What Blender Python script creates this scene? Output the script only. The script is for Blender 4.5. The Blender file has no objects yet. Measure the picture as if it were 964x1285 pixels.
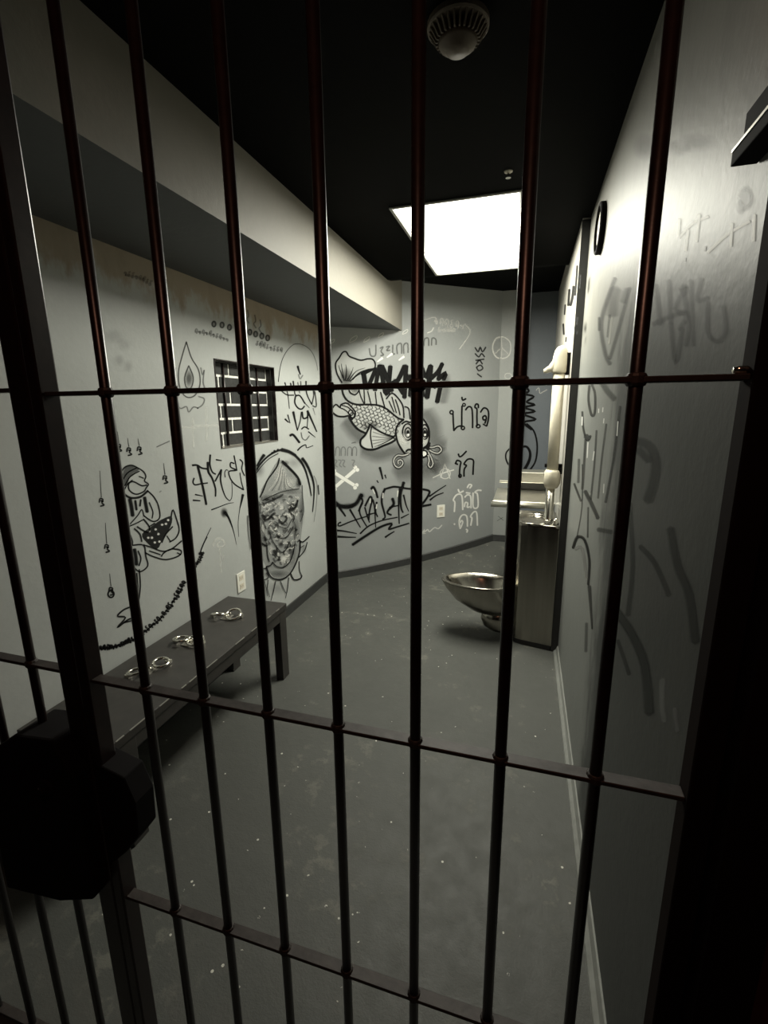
import bpy, bmesh, math, random
from mathutils import Vector, Matrix
random.seed(7)
S = bpy.context.scene
COL = S.collection

# ------------------------------------------------------------------ camera
FPX, CX, CY = 584.78, 482.0, 642.5          # focal length and centre in pixels of a 964 x 1285 frame
CAM_LOC = Vector((0, 0, 1.5))
CAM_ROT = (Matrix.Rotation(.2935, 3, 'Z') @ Matrix.Rotation(math.pi/2 - .2191, 3, 'X') @ Matrix.Rotation(-.0102, 3, 'Z'))
cd = bpy.data.cameras.new('camera'); cam = bpy.data.objects.new('camera', cd); COL.objects.link(cam)
cd.sensor_fit = 'AUTO'; cd.sensor_width = 36; cd.lens = FPX/1285*36; cd.clip_start = .02
cam.matrix_world = Matrix.Translation(CAM_LOC) @ CAM_ROT.to_4x4()
S.camera = cam

# ------------------------------------------------------------------ world, exposure, corridor lamp
w = bpy.data.worlds.new('world'); S.world = w; w.use_nodes = True
w.node_tree.nodes['Background'].inputs[0].default_value = (.9, .75, .6, 1)
w.node_tree.nodes['Background'].inputs[1].default_value = .0012
S.view_settings.view_transform = 'Standard'; S.view_settings.look = 'None'
S.view_settings.exposure = 0.28; S.view_settings.gamma = 1; S.view_settings.use_curve_mapping = False
S.cycles.transparent_max_bounces = 48
TROFFER = 3.0                                    # glow of the lens itself
LAMP_W, LAMP_SPREAD = 60.0, 178                  # light thrown through the prismatic lens
ld = bpy.data.lights.new('corridor_lamp', 'AREA'); ld.shape = 'DISK'; ld.size = .22; ld.energy = 2.0; ld.color = (1, .46, .30)
lo = bpy.data.objects.new('corridor_lamp', ld); COL.objects.link(lo); lo.location = (-.1, -.12, 2.43)

# ------------------------------------------------------------------ room dimensions (metres)
LW, RW, RW2, YF = -1.629, .2632, .2232, 2.85     # left wall, right wall, furred right wall, where it starts
SX, SZ, CZ = -1.061, 2.147, 2.445                # soffit face, soffit underside, ceiling
YG = .565                                        # plane of the gate
DA, DB = Vector((LW, 3.64)), Vector((-.27, 4.74))# slanted back wall in plan
XS, YB = -.05, 4.90                              # end of the pilaster, rear wall behind it
def floor_z(x, y): return .16*max(0, (y-3.6)/1.14)**2 if y > 3.6 else 0
def ceil_z(x, y): t = min(1, max(0, (y-3.66)/.4)); return CZ + .095*t*t*(3-2*t)

# ------------------------------------------------------------------ materials
MATS = {}
def nodes(name):
    m = bpy.data.materials.new(name); m.use_nodes = True; MATS[name] = m
    nt = m.node_tree; b = nt.nodes['Principled BSDF']
    return m, nt, b
def N(nt, t, **k):
    n = nt.nodes.new(t)
    for a, v in k.items():
        if a in n.inputs: n.inputs[a].default_value = v
        else: setattr(n, a, v)
    return n
def ramp(nt, src, stops):
    r = nt.nodes.new('ShaderNodeValToRGB'); e = r.color_ramp.elements
    while len(e) < len(stops): e.new(.5)
    for i, (p, c) in enumerate(stops):
        e[i].position = p; e[i].color = (*c, 1) if len(c) == 3 else c
    nt.links.new(src, r.inputs[0]); return r.outputs[0]
def mixc(nt, f, a, b, mode='MIX'):
    m = nt.nodes.new('ShaderNodeMix'); m.data_type = 'RGBA'; m.blend_type = mode
    for s, v in ((m.inputs[0], f), (m.inputs[6], a), (m.inputs[7], b)):
        if hasattr(v, 'is_linked'): nt.links.new(v, s)
        elif isinstance(v, (int, float)): s.default_value = v
        else: s.default_value = (*v, 1)
    return m.outputs[2]
def math_n(nt, op, a, b=0.0):
    m = nt.nodes.new('ShaderNodeMath'); m.operation = op
    for s, v in ((m.inputs[0], a), (m.inputs[1], b)):
        if hasattr(v, 'is_linked'): nt.links.new(v, s)
        else: s.default_value = v
    return m.outputs[0]
def noise(nt, scale, detail=4, rough=.55, vec=None, stretch=None):
    n = N(nt, 'ShaderNodeTexNoise'); n.inputs['Scale'].default_value = scale; n.inputs['Detail'].default_value = detail; n.inputs['Roughness'].default_value = rough
    if vec is None: vec = N(nt, 'ShaderNodeTexCoord').outputs['Object']
    if stretch:
        mp = N(nt, 'ShaderNodeMapping'); mp.inputs['Scale'].default_value = stretch; nt.links.new(vec, mp.inputs[0]); vec = mp.outputs[0]
    nt.links.new(vec, n.inputs['Vector']); return n.outputs[0]
def bump(nt, b, src, strength, dist=.002):
    n = N(nt, 'ShaderNodeBump'); n.inputs['Strength'].default_value = strength; n.inputs['Distance'].default_value = dist
    nt.links.new(src, n.inputs['Height']); nt.links.new(n.outputs[0], b.inputs['Normal'])
def plain(name, col, rough=.5, metal=0, spec=.5, var=.12, sc=30, bmp=.1):
    m, nt, b = nodes(name); nz = noise(nt, sc)
    lo_ = tuple(c*(1-var) for c in col); hi = tuple(min(1, c*(1+var)) for c in col)
    nt.links.new(ramp(nt, nz, [(.3, lo_), (.7, hi)]), b.inputs['Base Color'])
    b.inputs['Roughness'].default_value = rough; b.inputs['Metallic'].default_value = metal; b.inputs['Specular IOR Level'].default_value = spec
    if bmp: bump(nt, b, nz, bmp)
    return m
def wall_paint(name, grey, cream, z0, soft, rough, drip=.0, spec=.3, far=None):
    """blue-grey repaint up to an uneven brushed line, older cream paint above it"""
    m, nt, b = nodes(name)
    tc = N(nt, 'ShaderNodeTexCoord').outputs['Object']
    sep = N(nt, 'ShaderNodeSeparateXYZ'); nt.links.new(tc, sep.inputs[0])
    big = noise(nt, 1.6, 3, .6, tc); st = noise(nt, 5, 4, .65, tc, (1, 2.2, .9)); fine = noise(nt, 45, 5, .6, tc)
    base = mixc(nt, big, tuple(c*.90 for c in grey), tuple(c*1.10 for c in grey))
    base = mixc(nt, math_n(nt, 'MULTIPLY', ramp(nt, fine, [(.45, (0, 0, 0)), (.75, (1, 1, 1))]), .10), base, tuple(c*1.35 for c in grey))
    if far:                                                          # further stretch lighter: the lamp's falloff put into the paint colour
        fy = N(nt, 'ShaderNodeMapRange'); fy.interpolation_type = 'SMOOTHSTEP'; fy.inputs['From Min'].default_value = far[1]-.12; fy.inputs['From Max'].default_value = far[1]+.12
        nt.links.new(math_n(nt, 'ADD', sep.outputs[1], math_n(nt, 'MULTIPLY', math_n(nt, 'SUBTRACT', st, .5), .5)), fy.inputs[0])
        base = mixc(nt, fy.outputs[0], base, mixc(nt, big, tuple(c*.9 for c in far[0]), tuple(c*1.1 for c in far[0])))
    if cream:
        old = mixc(nt, big, tuple(c*.92 for c in cream), tuple(min(1, c*1.06) for c in cream))
        old = mixc(nt, math_n(nt, 'MULTIPLY', ramp(nt, st, [(.5, (0, 0, 0)), (.72, (1, 1, 1))]), .35), old, tuple(c*.62 for c in cream))
        h = math_n(nt, 'ADD', sep.outputs[2], math_n(nt, 'MULTIPLY', math_n(nt, 'SUBTRACT', st, .5), drip))
        h = math_n(nt, 'ADD', h, math_n(nt, 'MULTIPLY', math_n(nt, 'SUBTRACT', fine, .5), .05))
        f = N(nt, 'ShaderNodeMapRange'); f.inputs['From Min'].default_value = z0-soft; f.inputs['From Max'].default_value = z0+soft; f.interpolation_type = 'SMOOTHSTEP'
        nt.links.new(h, f.inputs[0]); base = mixc(nt, f.outputs[0], base, old)
    nt.links.new(base, b.inputs['Base Color']); b.inputs['Roughness'].default_value = rough
    b.inputs['Specular IOR Level'].default_value = spec
    bump(nt, b, math_n(nt, 'ADD', noise(nt, 9, 4, .6, tc), math_n(nt, 'MULTIPLY', fine, .35)), .25, .006)
    return m
GREY = (.385, .40, .387); GREYB = (.25, .262, .258); CREAM = (.50, .475, .40)
wall_paint('paint_left', GREY, (.30, .25, .185), 2.02, .05, .48, .34)
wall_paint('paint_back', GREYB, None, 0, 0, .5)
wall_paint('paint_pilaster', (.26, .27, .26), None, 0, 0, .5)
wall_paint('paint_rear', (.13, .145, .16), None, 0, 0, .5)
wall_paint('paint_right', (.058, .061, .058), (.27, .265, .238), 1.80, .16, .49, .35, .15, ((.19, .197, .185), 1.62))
wall_paint('paint_fur', (.30, .30, .28), (.50, .48, .43), 1.1, .3, .35, .5)
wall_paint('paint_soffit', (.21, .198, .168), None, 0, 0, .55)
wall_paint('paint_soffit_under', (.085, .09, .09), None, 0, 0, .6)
plain('ceiling_black', (.003, .003, .0027), .9, spec=.05)
plain('dark_red_wall', (.07, .012, .010), .8, spec=.2)
plain('black_edge', (.03, .03, .028), .6)
plain('black_rubber', (.035, .036, .035), .5)
plain('grey_cove', (.21, .215, .20), .35)
plain('steel_black', (.013, .0065, .006), .33, 0, .6, .35, 60, .1)
plain('rail_black', (.040, .034, .031), .55, .2, .4, .3, 60, .2)
plain('box_black', (.007, .0065, .007), .85, 0, .12)
plain('jamb_black', (.010, .006, .005), .9, 0, .08)
plain('steel_bright', (.66, .64, .56), .34, 1, .5, .06, 12, .03)
plain('bench_paint', (.032, .029, .026), .42, 0, .5, .2, 22, .2)
plain('worn_glint_edge', (.42, .40, .36), .35, .8)
plain('chrome', (.72, .70, .62), .16, 1, .5, .05, 20, .0)
plain('plastic_white', (.72, .71, .64), .45, 0, .5, .03, 20, 0)
plain('plastic_cream', (.62, .57, .46), .45, 0, .5, .06, 40, .05)
plain('frame_grey', (.30, .30, .27), .5)
plain('detector_tan', (.20, .165, .125), .5, 0, .4, .1, 40, .05)
plain('slot_dark', (.03, .03, .03), .6)
plain('pvc_cream', (.56, .52, .41), .38, 0, .5, .10, 14, .1)
plain('brick_black', (.022, .023, .022), .6, 0, .4, .4, 40, .5)
plain('mortar_white', (.80, .80, .75), .8, 0, .3, .2, 60, .5)
def steel():
    m, nt, b = nodes('stainless'); tc = N(nt, 'ShaderNodeTexCoord').outputs['Object']
    nz = noise(nt, 30, 4, .6, tc, (1, 1, .06))
    nt.links.new(ramp(nt, nz, [(.3, (.30, .283, .245)), (.7, (.38, .36, .315))]), b.inputs['Base Color'])
    b.inputs['Metallic'].default_value = 1; nt.links.new(ramp(nt, nz, [(.3, (.17,)*3), (.7, (.25,)*3)]), b.inputs['Roughness'])
    bump(nt, b, noise(nt, 4, 2, .4, tc), .05, .01)
steel()
def floor_mat():
    m, nt, b = nodes('floor_paint'); tc = N(nt, 'ShaderNodeTexCoord').outputs['Object']
    big = noise(nt, 2.2, 6, .62, tc); mid = noise(nt, 14, 6, .7, tc); fine = noise(nt, 160, 3, .6, tc)
    c = mixc(nt, big, (.058, .060, .055), (.086, .088, .080))
    worn = math_n(nt, 'MULTIPLY', ramp(nt, big, [(.50, (0, 0, 0)), (.62, (1, 1, 1))]), ramp(nt, mid, [(.52, (0, 0, 0)), (.60, (1, 1, 1))]))
    sep = N(nt, 'ShaderNodeSeparateXYZ'); nt.links.new(tc, sep.inputs[0])
    c = mixc(nt, math_n(nt, 'MULTIPLY', worn, .4), c, (.19, .185, .155))
    v = N(nt, 'ShaderNodeTexVoronoi'); v.inputs['Scale'].default_value = 26; nt.links.new(tc, v.inputs['Vector'])
    chip = math_n(nt, 'MULTIPLY', math_n(nt, 'LESS_THAN', v.outputs['Distance'], .11), math_n(nt, 'GREATER_THAN', mid, .56))
    c = mixc(nt, chip, c, (.55, .54, .48))
    nt.links.new(c, b.inputs['Base Color'])
    b.inputs['Specular IOR Level'].default_value = .22; nt.links.new(ramp(nt, mid, [(.35, (.50,)*3), (.7, (.66,)*3)]), b.inputs['Roughness'])
    bump(nt, b, math_n(nt, 'ADD', mid, math_n(nt, 'MULTIPLY', fine, .25)), .6, .004)
floor_mat()
def lens_mat():
    m, nt, b = nodes('light_lens'); tc = N(nt, 'ShaderNodeTexCoord').outputs['Object']
    sep = N(nt, 'ShaderNodeSeparateXYZ'); nt.links.new(tc, sep.inputs[0])
    d = math_n(nt, 'ABSOLUTE', sep.outputs[0])                                   # two tubes, one along each long side
    f = ramp(nt, d, [(.0, (.80,)*3), (.10, (.85,)*3), (.19, (1.3,)*3), (.30, (1.0,)*3)])
    b.inputs['Base Color'].default_value = (.8, .8, .74, 1); b.inputs['Roughness'].default_value = .4
    b.inputs['Emission Color'].default_value = (1.0, .985, .86, 1)
    nt.links.new(math_n(nt, 'MULTIPLY', f, TROFFER), b.inputs['Emission Strength'])
lens_mat()
def ink_mat(name, rough, spec):
    m, nt, b = nodes(name)
    a = N(nt, 'ShaderNodeAttribute'); a.attribute_name = 'ink'
    nt.links.new(a.outputs['Color'], b.inputs['Base Color']); nt.links.new(a.outputs['Alpha'], b.inputs['Alpha'])
    b.inputs['Roughness'].default_value = rough; b.inputs['Specular IOR Level'].default_value = spec
ink_mat('wall_ink', .8, .1); ink_mat('wall_ink_gloss', .49, .15)

# ------------------------------------------------------------------ helpers
def link(o, parent=None, label=None, cat=None, group=None, kind=None):
    COL.objects.link(o)
    if parent: o.parent = parent
    for k, v in (('label', label), ('category', cat), ('group', group), ('kind', kind)):
        if v: o[k] = v
    return o
def empty(name, loc, label, cat, group=None):
    o = bpy.data.objects.new(name, None); o.location = loc; o.empty_display_size = .05
    return link(o, None, label, cat, group)
def mesh(name, verts, faces, mat, parent=None, smooth=False, origin=(0, 0, 0), **k):
    """verts are world coordinates; the object's origin goes to `origin` (or to the parent's origin)"""
    og = Vector(origin)
    if parent:
        og = Vector((0, 0, 0)); q = parent
        while q: og = og+q.location; q = q.parent
    me = bpy.data.meshes.new(name); me.from_pydata([tuple(Vector(v)-og) for v in verts], [], faces); me.validate()
    bm = bmesh.new(); bm.from_mesh(me); bmesh.ops.recalc_face_normals(bm, faces=bm.faces); bm.to_mesh(me); bm.free()
    for m in (mat if isinstance(mat, (list, tuple)) else [mat]): me.materials.append(MATS[m])
    if smooth:
        for p in me.polygons: p.use_smooth = True
    o = bpy.data.objects.new(name, me)
    if not parent: o.location = og
    return link(o, parent, **k)
def box_vf(x0, x1, y0, y1, z0, z1):
    v = [(x, y, z) for z in (z0, z1) for y in (y0, y1) for x in (x0, x1)]
    return v, [(0, 1, 3, 2), (4, 6, 7, 5), (0, 4, 5, 1), (2, 3, 7, 6), (0, 2, 6, 4), (1, 5, 7, 3)]
def bevel_bm(o, w, seg=2, ang=30):
    m = o.modifiers.new('bevel', 'BEVEL'); m.width = w; m.segments = seg; m.limit_method = 'ANGLE'; m.angle_limit = math.radians(ang); return o
def box(name, x0, x1, y0, y1, z0, z1, mat, parent=None, bev=0, **k):
    v, f = box_vf(x0, x1, y0, y1, z0, z1); o = mesh(name, v, f, mat, parent, **k)
    if bev: bevel_bm(o, bev)
    return o
def join(*vfs):
    V, F = [], []
    for v, f in vfs:
        n = len(V); V += list(v); F += [tuple(i+n for i in q) for q in f]
    return V, F
def prism_vf(plan, z0, z1):
    n = len(plan); z0f = z0 if callable(z0) else (lambda x, y: z0); z1f = z1 if callable(z1) else (lambda x, y: z1)
    v = [(x, y, z0f(x, y)) for x, y in plan]+[(x, y, z1f(x, y)) for x, y in plan]
    f = [tuple(range(n))[::-1], tuple(range(n, 2*n))]+[(i, (i+1) % n, n+(i+1) % n, n+i) for i in range(n)]
    return v, f
def loft_vf(rings, cap0=True, cap1=True, closed=True):
    n = len(rings[0]); v = [p for r in rings for p in r]; f = []
    for a in range(len(rings)-1):
        for i in range(n if closed else n-1):
            j = (i+1) % n; f.append((a*n+i, a*n+j, (a+1)*n+j, (a+1)*n+i))
    if cap0: f.append(tuple(range(n))[::-1])
    if cap1: f.append(tuple(range((len(rings)-1)*n, len(rings)*n)))
    return v, f
def lathe_vf(prof, c, axis='Z', seg=24, cap0=True, cap1=True):
    R = []
    for r, h in prof:
        ring = []
        for i in range(seg):
            a = 2*math.pi*i/seg; p = (r*math.cos(a), r*math.sin(a), h)
            if axis == 'X': p = (p[2], p[0], p[1])
            if axis == 'Y': p = (p[0], p[2], p[1])
            ring.append((c[0]+p[0], c[1]+p[1], c[2]+p[2]))
        R.append(ring)
    return loft_vf(R, cap0, cap1)
def tube_vf(pts, r, seg=10, closed=False):
    pts = [Vector(p) for p in pts]; n = len(pts); R = []; up = None
    for i, p in enumerate(pts):
        a = pts[(i-1) % n] if closed or i else p; b = pts[(i+1) % n] if closed or i < n-1 else p
        t = (b-a).normalized()
        if up is None: up = Vector((0, 0, 1)) if abs(t.z) < .9 else Vector((1, 0, 0))
        s = t.cross(up).normalized(); up = s.cross(t).normalized()
        rr = r[i] if isinstance(r, (list, tuple)) else r
        R.append([p + (s*math.cos(2*math.pi*k/seg)+up*math.sin(2*math.pi*k/seg))*rr for k in range(seg)])
    if closed:
        v, f = loft_vf(R+[R[0]], False, False); return v, f
    return loft_vf(R)

# ================================================================== THE SETTING
# floor, as one sheet with thickness
xs = [-2.2, -1.75, -1.2, -.6, 0, .5, 1.2]; ys = [-1.6, 0, .7, 1.5, 2.5, 3.3, 3.6, 3.8, 4.0, 4.2, 4.4, 4.6, 4.8, 5.1]
v = [(x, y, floor_z(x, y)) for y in ys for x in xs]; f = [(j*7+i, j*7+i+1, j*7+i+8, j*7+i+7) for j in range(len(ys)-1) for i in range(6)]
fl = mesh('floor', v, f, 'floor_paint', smooth=True, kind='structure', label='worn dark grey painted concrete floor')
m = fl.modifiers.new('solid', 'SOLIDIFY'); m.thickness = .08; m.offset = -1
LX0, LX1, LY0, LY1, LD = -.674, -.081, 2.4285, 3.632, .012      # recessed light fixture
xsc = [-2.2, -1.75, -1.2, LX0, LX1, .5, 1.2]; ysc = [-1.6, .0, LY0, LY1, 3.66, 3.76, 3.86, 3.96, 4.06, 5.1]
v = [(x, y, ceil_z(x, y)) for y in ysc for x in xsc]; f = [(j*7+i, j*7+i+1, j*7+i+8, j*7+i+7) for j in range(len(ysc)-1) for i in range(6) if (i, j) != (3, 2)]
ce = mesh('ceiling', v, f, 'ceiling_black', smooth=True, kind='structure', label='flat black painted ceiling')
m = ce.modifiers.new('solid', 'SOLIDIFY'); m.thickness = .08; m.offset = 1
if ce.data.polygons[0].normal.z < 0: m.offset = -1
if fl.data.polygons[0].normal.z < 0: fl.modifiers[0].offset = 1

WY0, WY1, WZ0, WZ1, WD = 2.250, 2.885, 1.288, 1.771, .055      # bricked-up window in the left wall
wl = mesh('wall_left', *join(box_vf(LW-.14, LW, .40, WY0, -.05, 2.60), box_vf(LW-.14, LW, WY1, 3.75, -.05, 2.60),
     box_vf(LW-.14, LW, WY0, WY1, -.05, WZ0), box_vf(LW-.14, LW, WY0, WY1, WZ1, 2.60)), 'paint_left', kind='structure', label='blue-grey graffitied left cell wall')
d2 = (DB-DA).normalized(); nin = Vector((d2.y, -d2.x))            # inward normal of the slanted wall
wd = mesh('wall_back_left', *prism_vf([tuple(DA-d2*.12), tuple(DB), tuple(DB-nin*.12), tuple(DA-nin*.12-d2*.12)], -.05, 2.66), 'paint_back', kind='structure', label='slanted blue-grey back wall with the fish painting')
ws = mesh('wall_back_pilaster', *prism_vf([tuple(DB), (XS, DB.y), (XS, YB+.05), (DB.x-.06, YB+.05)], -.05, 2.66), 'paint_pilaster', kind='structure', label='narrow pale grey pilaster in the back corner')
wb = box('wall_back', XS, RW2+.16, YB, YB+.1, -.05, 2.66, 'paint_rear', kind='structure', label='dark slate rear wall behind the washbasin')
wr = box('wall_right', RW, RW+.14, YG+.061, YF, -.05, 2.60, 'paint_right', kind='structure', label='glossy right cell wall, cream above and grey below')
wf = box('wall_right_rear', RW2, RW+.14, YF+.006, YB+.1, -.05, 2.66, 'paint_fur', kind='structure', label='streaked cream rear part of the right wall')
box('trim_1', RW2-.0015, RW+.02, YF, YF+.006, 0, CZ-.01, 'black_edge', kind='structure', label='black vertical edge strip on the right wall')
GX1W = .217*YG/.59+.0905
wfr = box('wall_front', GX1W, 1.3, YG-.06, YG+.06, -.05, 2.60, 'dark_red_wall', kind='structure', label='dark red corridor wall right of the gate')
# soffit
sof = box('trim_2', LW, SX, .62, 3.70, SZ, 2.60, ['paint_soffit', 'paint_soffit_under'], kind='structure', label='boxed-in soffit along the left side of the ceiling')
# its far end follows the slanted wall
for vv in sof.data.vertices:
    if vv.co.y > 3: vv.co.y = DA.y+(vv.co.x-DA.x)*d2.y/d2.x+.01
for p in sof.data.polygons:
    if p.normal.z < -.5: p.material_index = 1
# baseboards
t = .012
mesh('baseboard_left', *prism_vf([(LW, .62), (LW+t, .62), (LW+t, DA.y+.01), (LW, DA.y)], 0, .075), 'black_rubber', kind='structure', label='black rubber baseboard of the left wall')
bb = []
K = 10
ring = []
for i in range(K+1):
    q = DA.lerp(DB, i/K); z = floor_z(q.x, q.y)
    a = q+nin*t
    ring.append([(q.x, q.y, z-.03), (a.x, a.y, z-.03), (a.x, a.y, z+.062), (q.x, q.y, z+.070)])
mesh('baseboard_back_left', *loft_vf(ring), 'black_rubber', kind='structure', label='black rubber baseboard of the slanted wall')
zb = floor_z(0, DB.y)
box('baseboard_back', DB.x+.004, XS, DB.y-t, DB.y, zb-.03, zb+.065, 'black_rubber', kind='structure', label='black rubber baseboard of the pilaster')
prof = [(0, 0), (-.026, 0), (-.024, .008), (-.012, .020), (-.007, .036), (-.005, .042), (0, .045)]
mesh('baseboard_right', *loft_vf([[(RW+a, y, b) for a, b in prof] for y in (YG+.065, YF-.002)]), 'grey_cove', kind='structure', label='low grey cove along the foot of the right wall')

# bricked-up window: mortar bed, single bricks, reveal frame, thin upright bars
win = mesh('window_1', *box_vf(LW-.14, LW-WD-.0005, WY0, WY1, WZ0, WZ1), 'mortar_white', kind='structure', label='small barred window bricked up with black bricks')
rows = 6; rh = (WZ1-WZ0)/rows; mj = .014
bl = .205
share = {}
for r in range(rows):
    off = 0 if r % 2 else -bl/2
    y = WY0+off
    while y < WY1-.005:
        a, b = max(y, WY0), min(y+bl, WY1)
        if b-a > .03:
            L = round(b-a-mj, 4); H = round(rh-mj, 4)
            if (L, H) not in share:
                vv, ff = box_vf(0, .012, 0, L, 0, H); o = mesh('brick', vv, ff, 'brick_black', win); bevel_bm(o, .002, 1); share[(L, H)] = o.data
            else:
                o = bpy.data.objects.new('brick', share[(L, H)]); link(o, win); bevel_bm(o, .002, 1)
            o.location = (LW-WD-.008+random.uniform(-.001, .002), a+mj/2, WZ0+r*rh+mj/2)
        y += bl
fr = .012
mesh('window_frame', *join(box_vf(LW-.02, LW+.004, WY0, WY0+.006, WZ0, WZ1), box_vf(LW-.02, LW+.004, WY1-.006, WY1, WZ0, WZ1),
     box_vf(LW-.02, LW+.004, WY0, WY1, WZ1-.006, WZ1)), 'steel_black', win)
box('window_sill', LW-WD, LW+.004, WY0, WY1, WZ0, WZ0+.005, 'worn_glint_edge', win)
mesh('reveal', *join(box_vf(LW-WD, LW-.02, WY1-.012, WY1-.001, WZ0+.008, WZ1), box_vf(LW-WD, LW-.02, WY0+.001, WY0+.012, WZ0+.008, WZ1), box_vf(LW-WD, LW-.02, WY0, WY1, WZ1-.012, WZ1-.001)), 'black_edge', win)
for y in (2.39, 2.57, 2.745):
    mesh('window_bar', *lathe_vf([(.007, WZ0+.006), (.007, WZ1-.004)], (LW-.045, y, 0), seg=8), 'steel_black', win, smooth=True)

# ================================================================== GATE AND BARRED PANEL
KG = YG/.59
PITCH = .1233*KG
BARX = [-.6265*KG+PITCH*i for i in range(7)]
ZR = [1.5+(z-1.5)*KG for z in (1.5279, 1.0146, .5138)]
gate = empty('cell_gate', (-.25, YG, .0), 'black steel barred cell gate with seven round bars', 'gate')
def bar_mesh(name, x, parent, z0=.012, z1=2.30, r=.0081*KG):
    return mesh(name, *lathe_vf([(r, z0), (r, z1)], (x, YG, 0), seg=14), 'steel_black', parent, smooth=True)
proto = None
for i, x in enumerate(BARX):
    if proto is None: proto = bar_mesh('bar', x, gate)
    else:
        o = proto.copy(); COL.objects.link(o); o.parent = gate; o.location = (x-BARX[0], 0, 0)
GX0, GX1 = -.742*KG, .217*KG
def rail(x0, x1, z, parent, holes):
    v = [box_vf(x0, x1, YG-.009, YG+.011, z-.0035, z+.003)]
    v += [lathe_vf([(.0090, z-.007), (.0108, z-.0035), (.0108, z+.0035), (.0090, z+.007)], (h, YG, 0), seg=12) for h in holes]
    return bevel_bm(mesh('rail', *join(*v), 'rail_black', parent), .001, 1)
for z in ZR: rail(GX0, GX1, z, gate, BARX)
rail(GX0, GX1, 2.30, gate, []); rail(GX0, GX1, .012, gate, [])
box('stile', GX0-.022, GX0, YG-.016, YG+.018, .008, 2.31, 'steel_black', gate, .003)
box('stile', GX1, GX1+.030, YG-.016, YG+.018, .008, 2.31, 'jamb_black', gate, .003)
def kx(pts, k=.59/.70*KG): return [(x*k, 1.5+(z-1.5)*k) for x, z in pts]
def slab_xz(name, pts, y0, y1, mat, parent, bev):
    v, f = prism_vf(pts, y0, y1); return bevel_bm(mesh(name, [(a, c, b) for a, b, c in v], f, mat, parent), bev)
# lock case on the gate stile, its lower corner cut off
lcase = slab_xz('lock_case', kx([(-.905, .43), (-.846, .489), (-.803, .545), (-.798, .637), (-.82, .70), (-.90, .72)]), YG-.017, YG+.030, 'box_black', gate, .003)
# fixed barred panel left of the gate with its post and lock housing
pan = empty('barred_panel', (-1.0, YG, 0), 'fixed barred panel with a thick post left of the gate', 'barred panel')
PX = [-.900*KG-PITCH*i for i in range(6)]
for x in PX:
    o = proto.copy(); COL.objects.link(o); o.parent = pan; o.location = (x-BARX[0]+gate.location.x-pan.location.x, 0, gate.location.z-pan.location.z)
for z in ZR: rail(-1.61, -.811*KG, z+.007, pan, PX)
rail(-1.61, -.811*KG, 2.30, pan, []); rail(-1.61, -.811*KG, .012, pan, [])
box('post', -.812*KG, -.7655*KG, YG-.015, YG+.022, 0, 2.40, 'steel_black', pan, .005)
hs = kx([(-1.216, .645), (-1.20, .70), (-1.088, .777), (-.973, .79), (-.925, .70), (-.93, .36), (-1.045, .314), (-1.232, .29)])
slab_xz('lock_housing', hs, YG-.045, YG+.04, 'box_black', pan, .005)
kp = Vector((82-482, 0)); mesh('keyhole_cover', *lathe_vf([(.018, 0), (.016, -.005), (.007, -.008), (.006, -.014)], (-.852*KG, YG-.045, 1.5-.71*KG), 'Y', 18), 'box_black', pan)
mesh('latch_glint', *box_vf(-.866*KG, -.848*KG, YG-.052, YG-.0455, 1.5-.714*KG, 1.5-.710*KG), 'worn_glint_edge', pan)  # thin bright sliver added as the glint on the latch
jm = GX1+.033
tr = mesh('trim_3', *prism_vf([(jm, YG-.04), (jm+.058, YG-.04), (jm+.058, YG+.06), (jm-.016, YG+.06), (jm-.016, YG+.022), (jm, YG+.022)], 0, 2.46), 'jamb_black', kind='structure', label='black steel door jamb right of the gate')
mesh('rail_end_weld', *lathe_vf([(.003, -.013), (.0045, -.008), (.0045, .008), (.003, .013)], (GX1+.001, YG+.002, 1.5+.035*KG), 'X', 10), 'chrome', gate, smooth=True)

# ================================================================== CEILING THINGS
cxl, cyl = (LX0+LX1)/2, (LY0+LY1)/2
troffer = empty('ceiling_light', (cxl, cyl, CZ), 'bright rectangular fluorescent panel light in the black ceiling', 'ceiling light')
lens = box('diffuser', LX0+.004, LX1-.004, LY0+.004, LY1-.004, CZ+LD, CZ+LD+.01, 'light_lens', troffer)
for nm, a in (('well_side', (LX0, LX0+.004, LY0, LY1)), ('well_side', (LX1-.004, LX1, LY0, LY1)), ('well_end', (LX0+.004, LX1-.004, LY0, LY0+.004)), ('well_end', (LX0+.004, LX1-.004, LY1-.004, LY1))):
    box(nm, *a, CZ-.003, CZ+LD+.01, 'plastic_white', troffer)
pl = bpy.data.lights.new('panel_light', 'AREA'); pl.shape = 'RECTANGLE'; pl.size = LX1-LX0-.03; pl.size_y = LY1-LY0-.03
pl.energy = LAMP_W; pl.spread = math.radians(LAMP_SPREAD); pl.color = (1.0, .985, .86)
po = bpy.data.objects.new('panel_light', pl); COL.objects.link(po); po.parent = troffer; po.location = (0, 0, LD-.004)
fw = .016
for nm, a in (('frame_side', (LX0-fw, LX0, LY0-fw, LY1+fw)), ('frame_side', (LX1, LX1+fw, LY0-fw, LY1+fw)), ('frame_end', (LX0, LX1, LY0-fw, LY0)), ('frame_end', (LX0, LX1, LY1, LY1+fw))):
    box(nm, *a, CZ-.008, CZ-.0005, 'frame_grey', troffer, .002)
sd = empty('smoke_detector', (-.218, 1.41, CZ), 'small round cream smoke detector on the dark ceiling', 'smoke detector')
mesh('base', *lathe_vf([(.078, CZ), (.078, CZ-.012), (.074, CZ-.016)], (-.218, 1.41, 0), seg=36), 'detector_tan', sd, smooth=False)
fins = []
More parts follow.
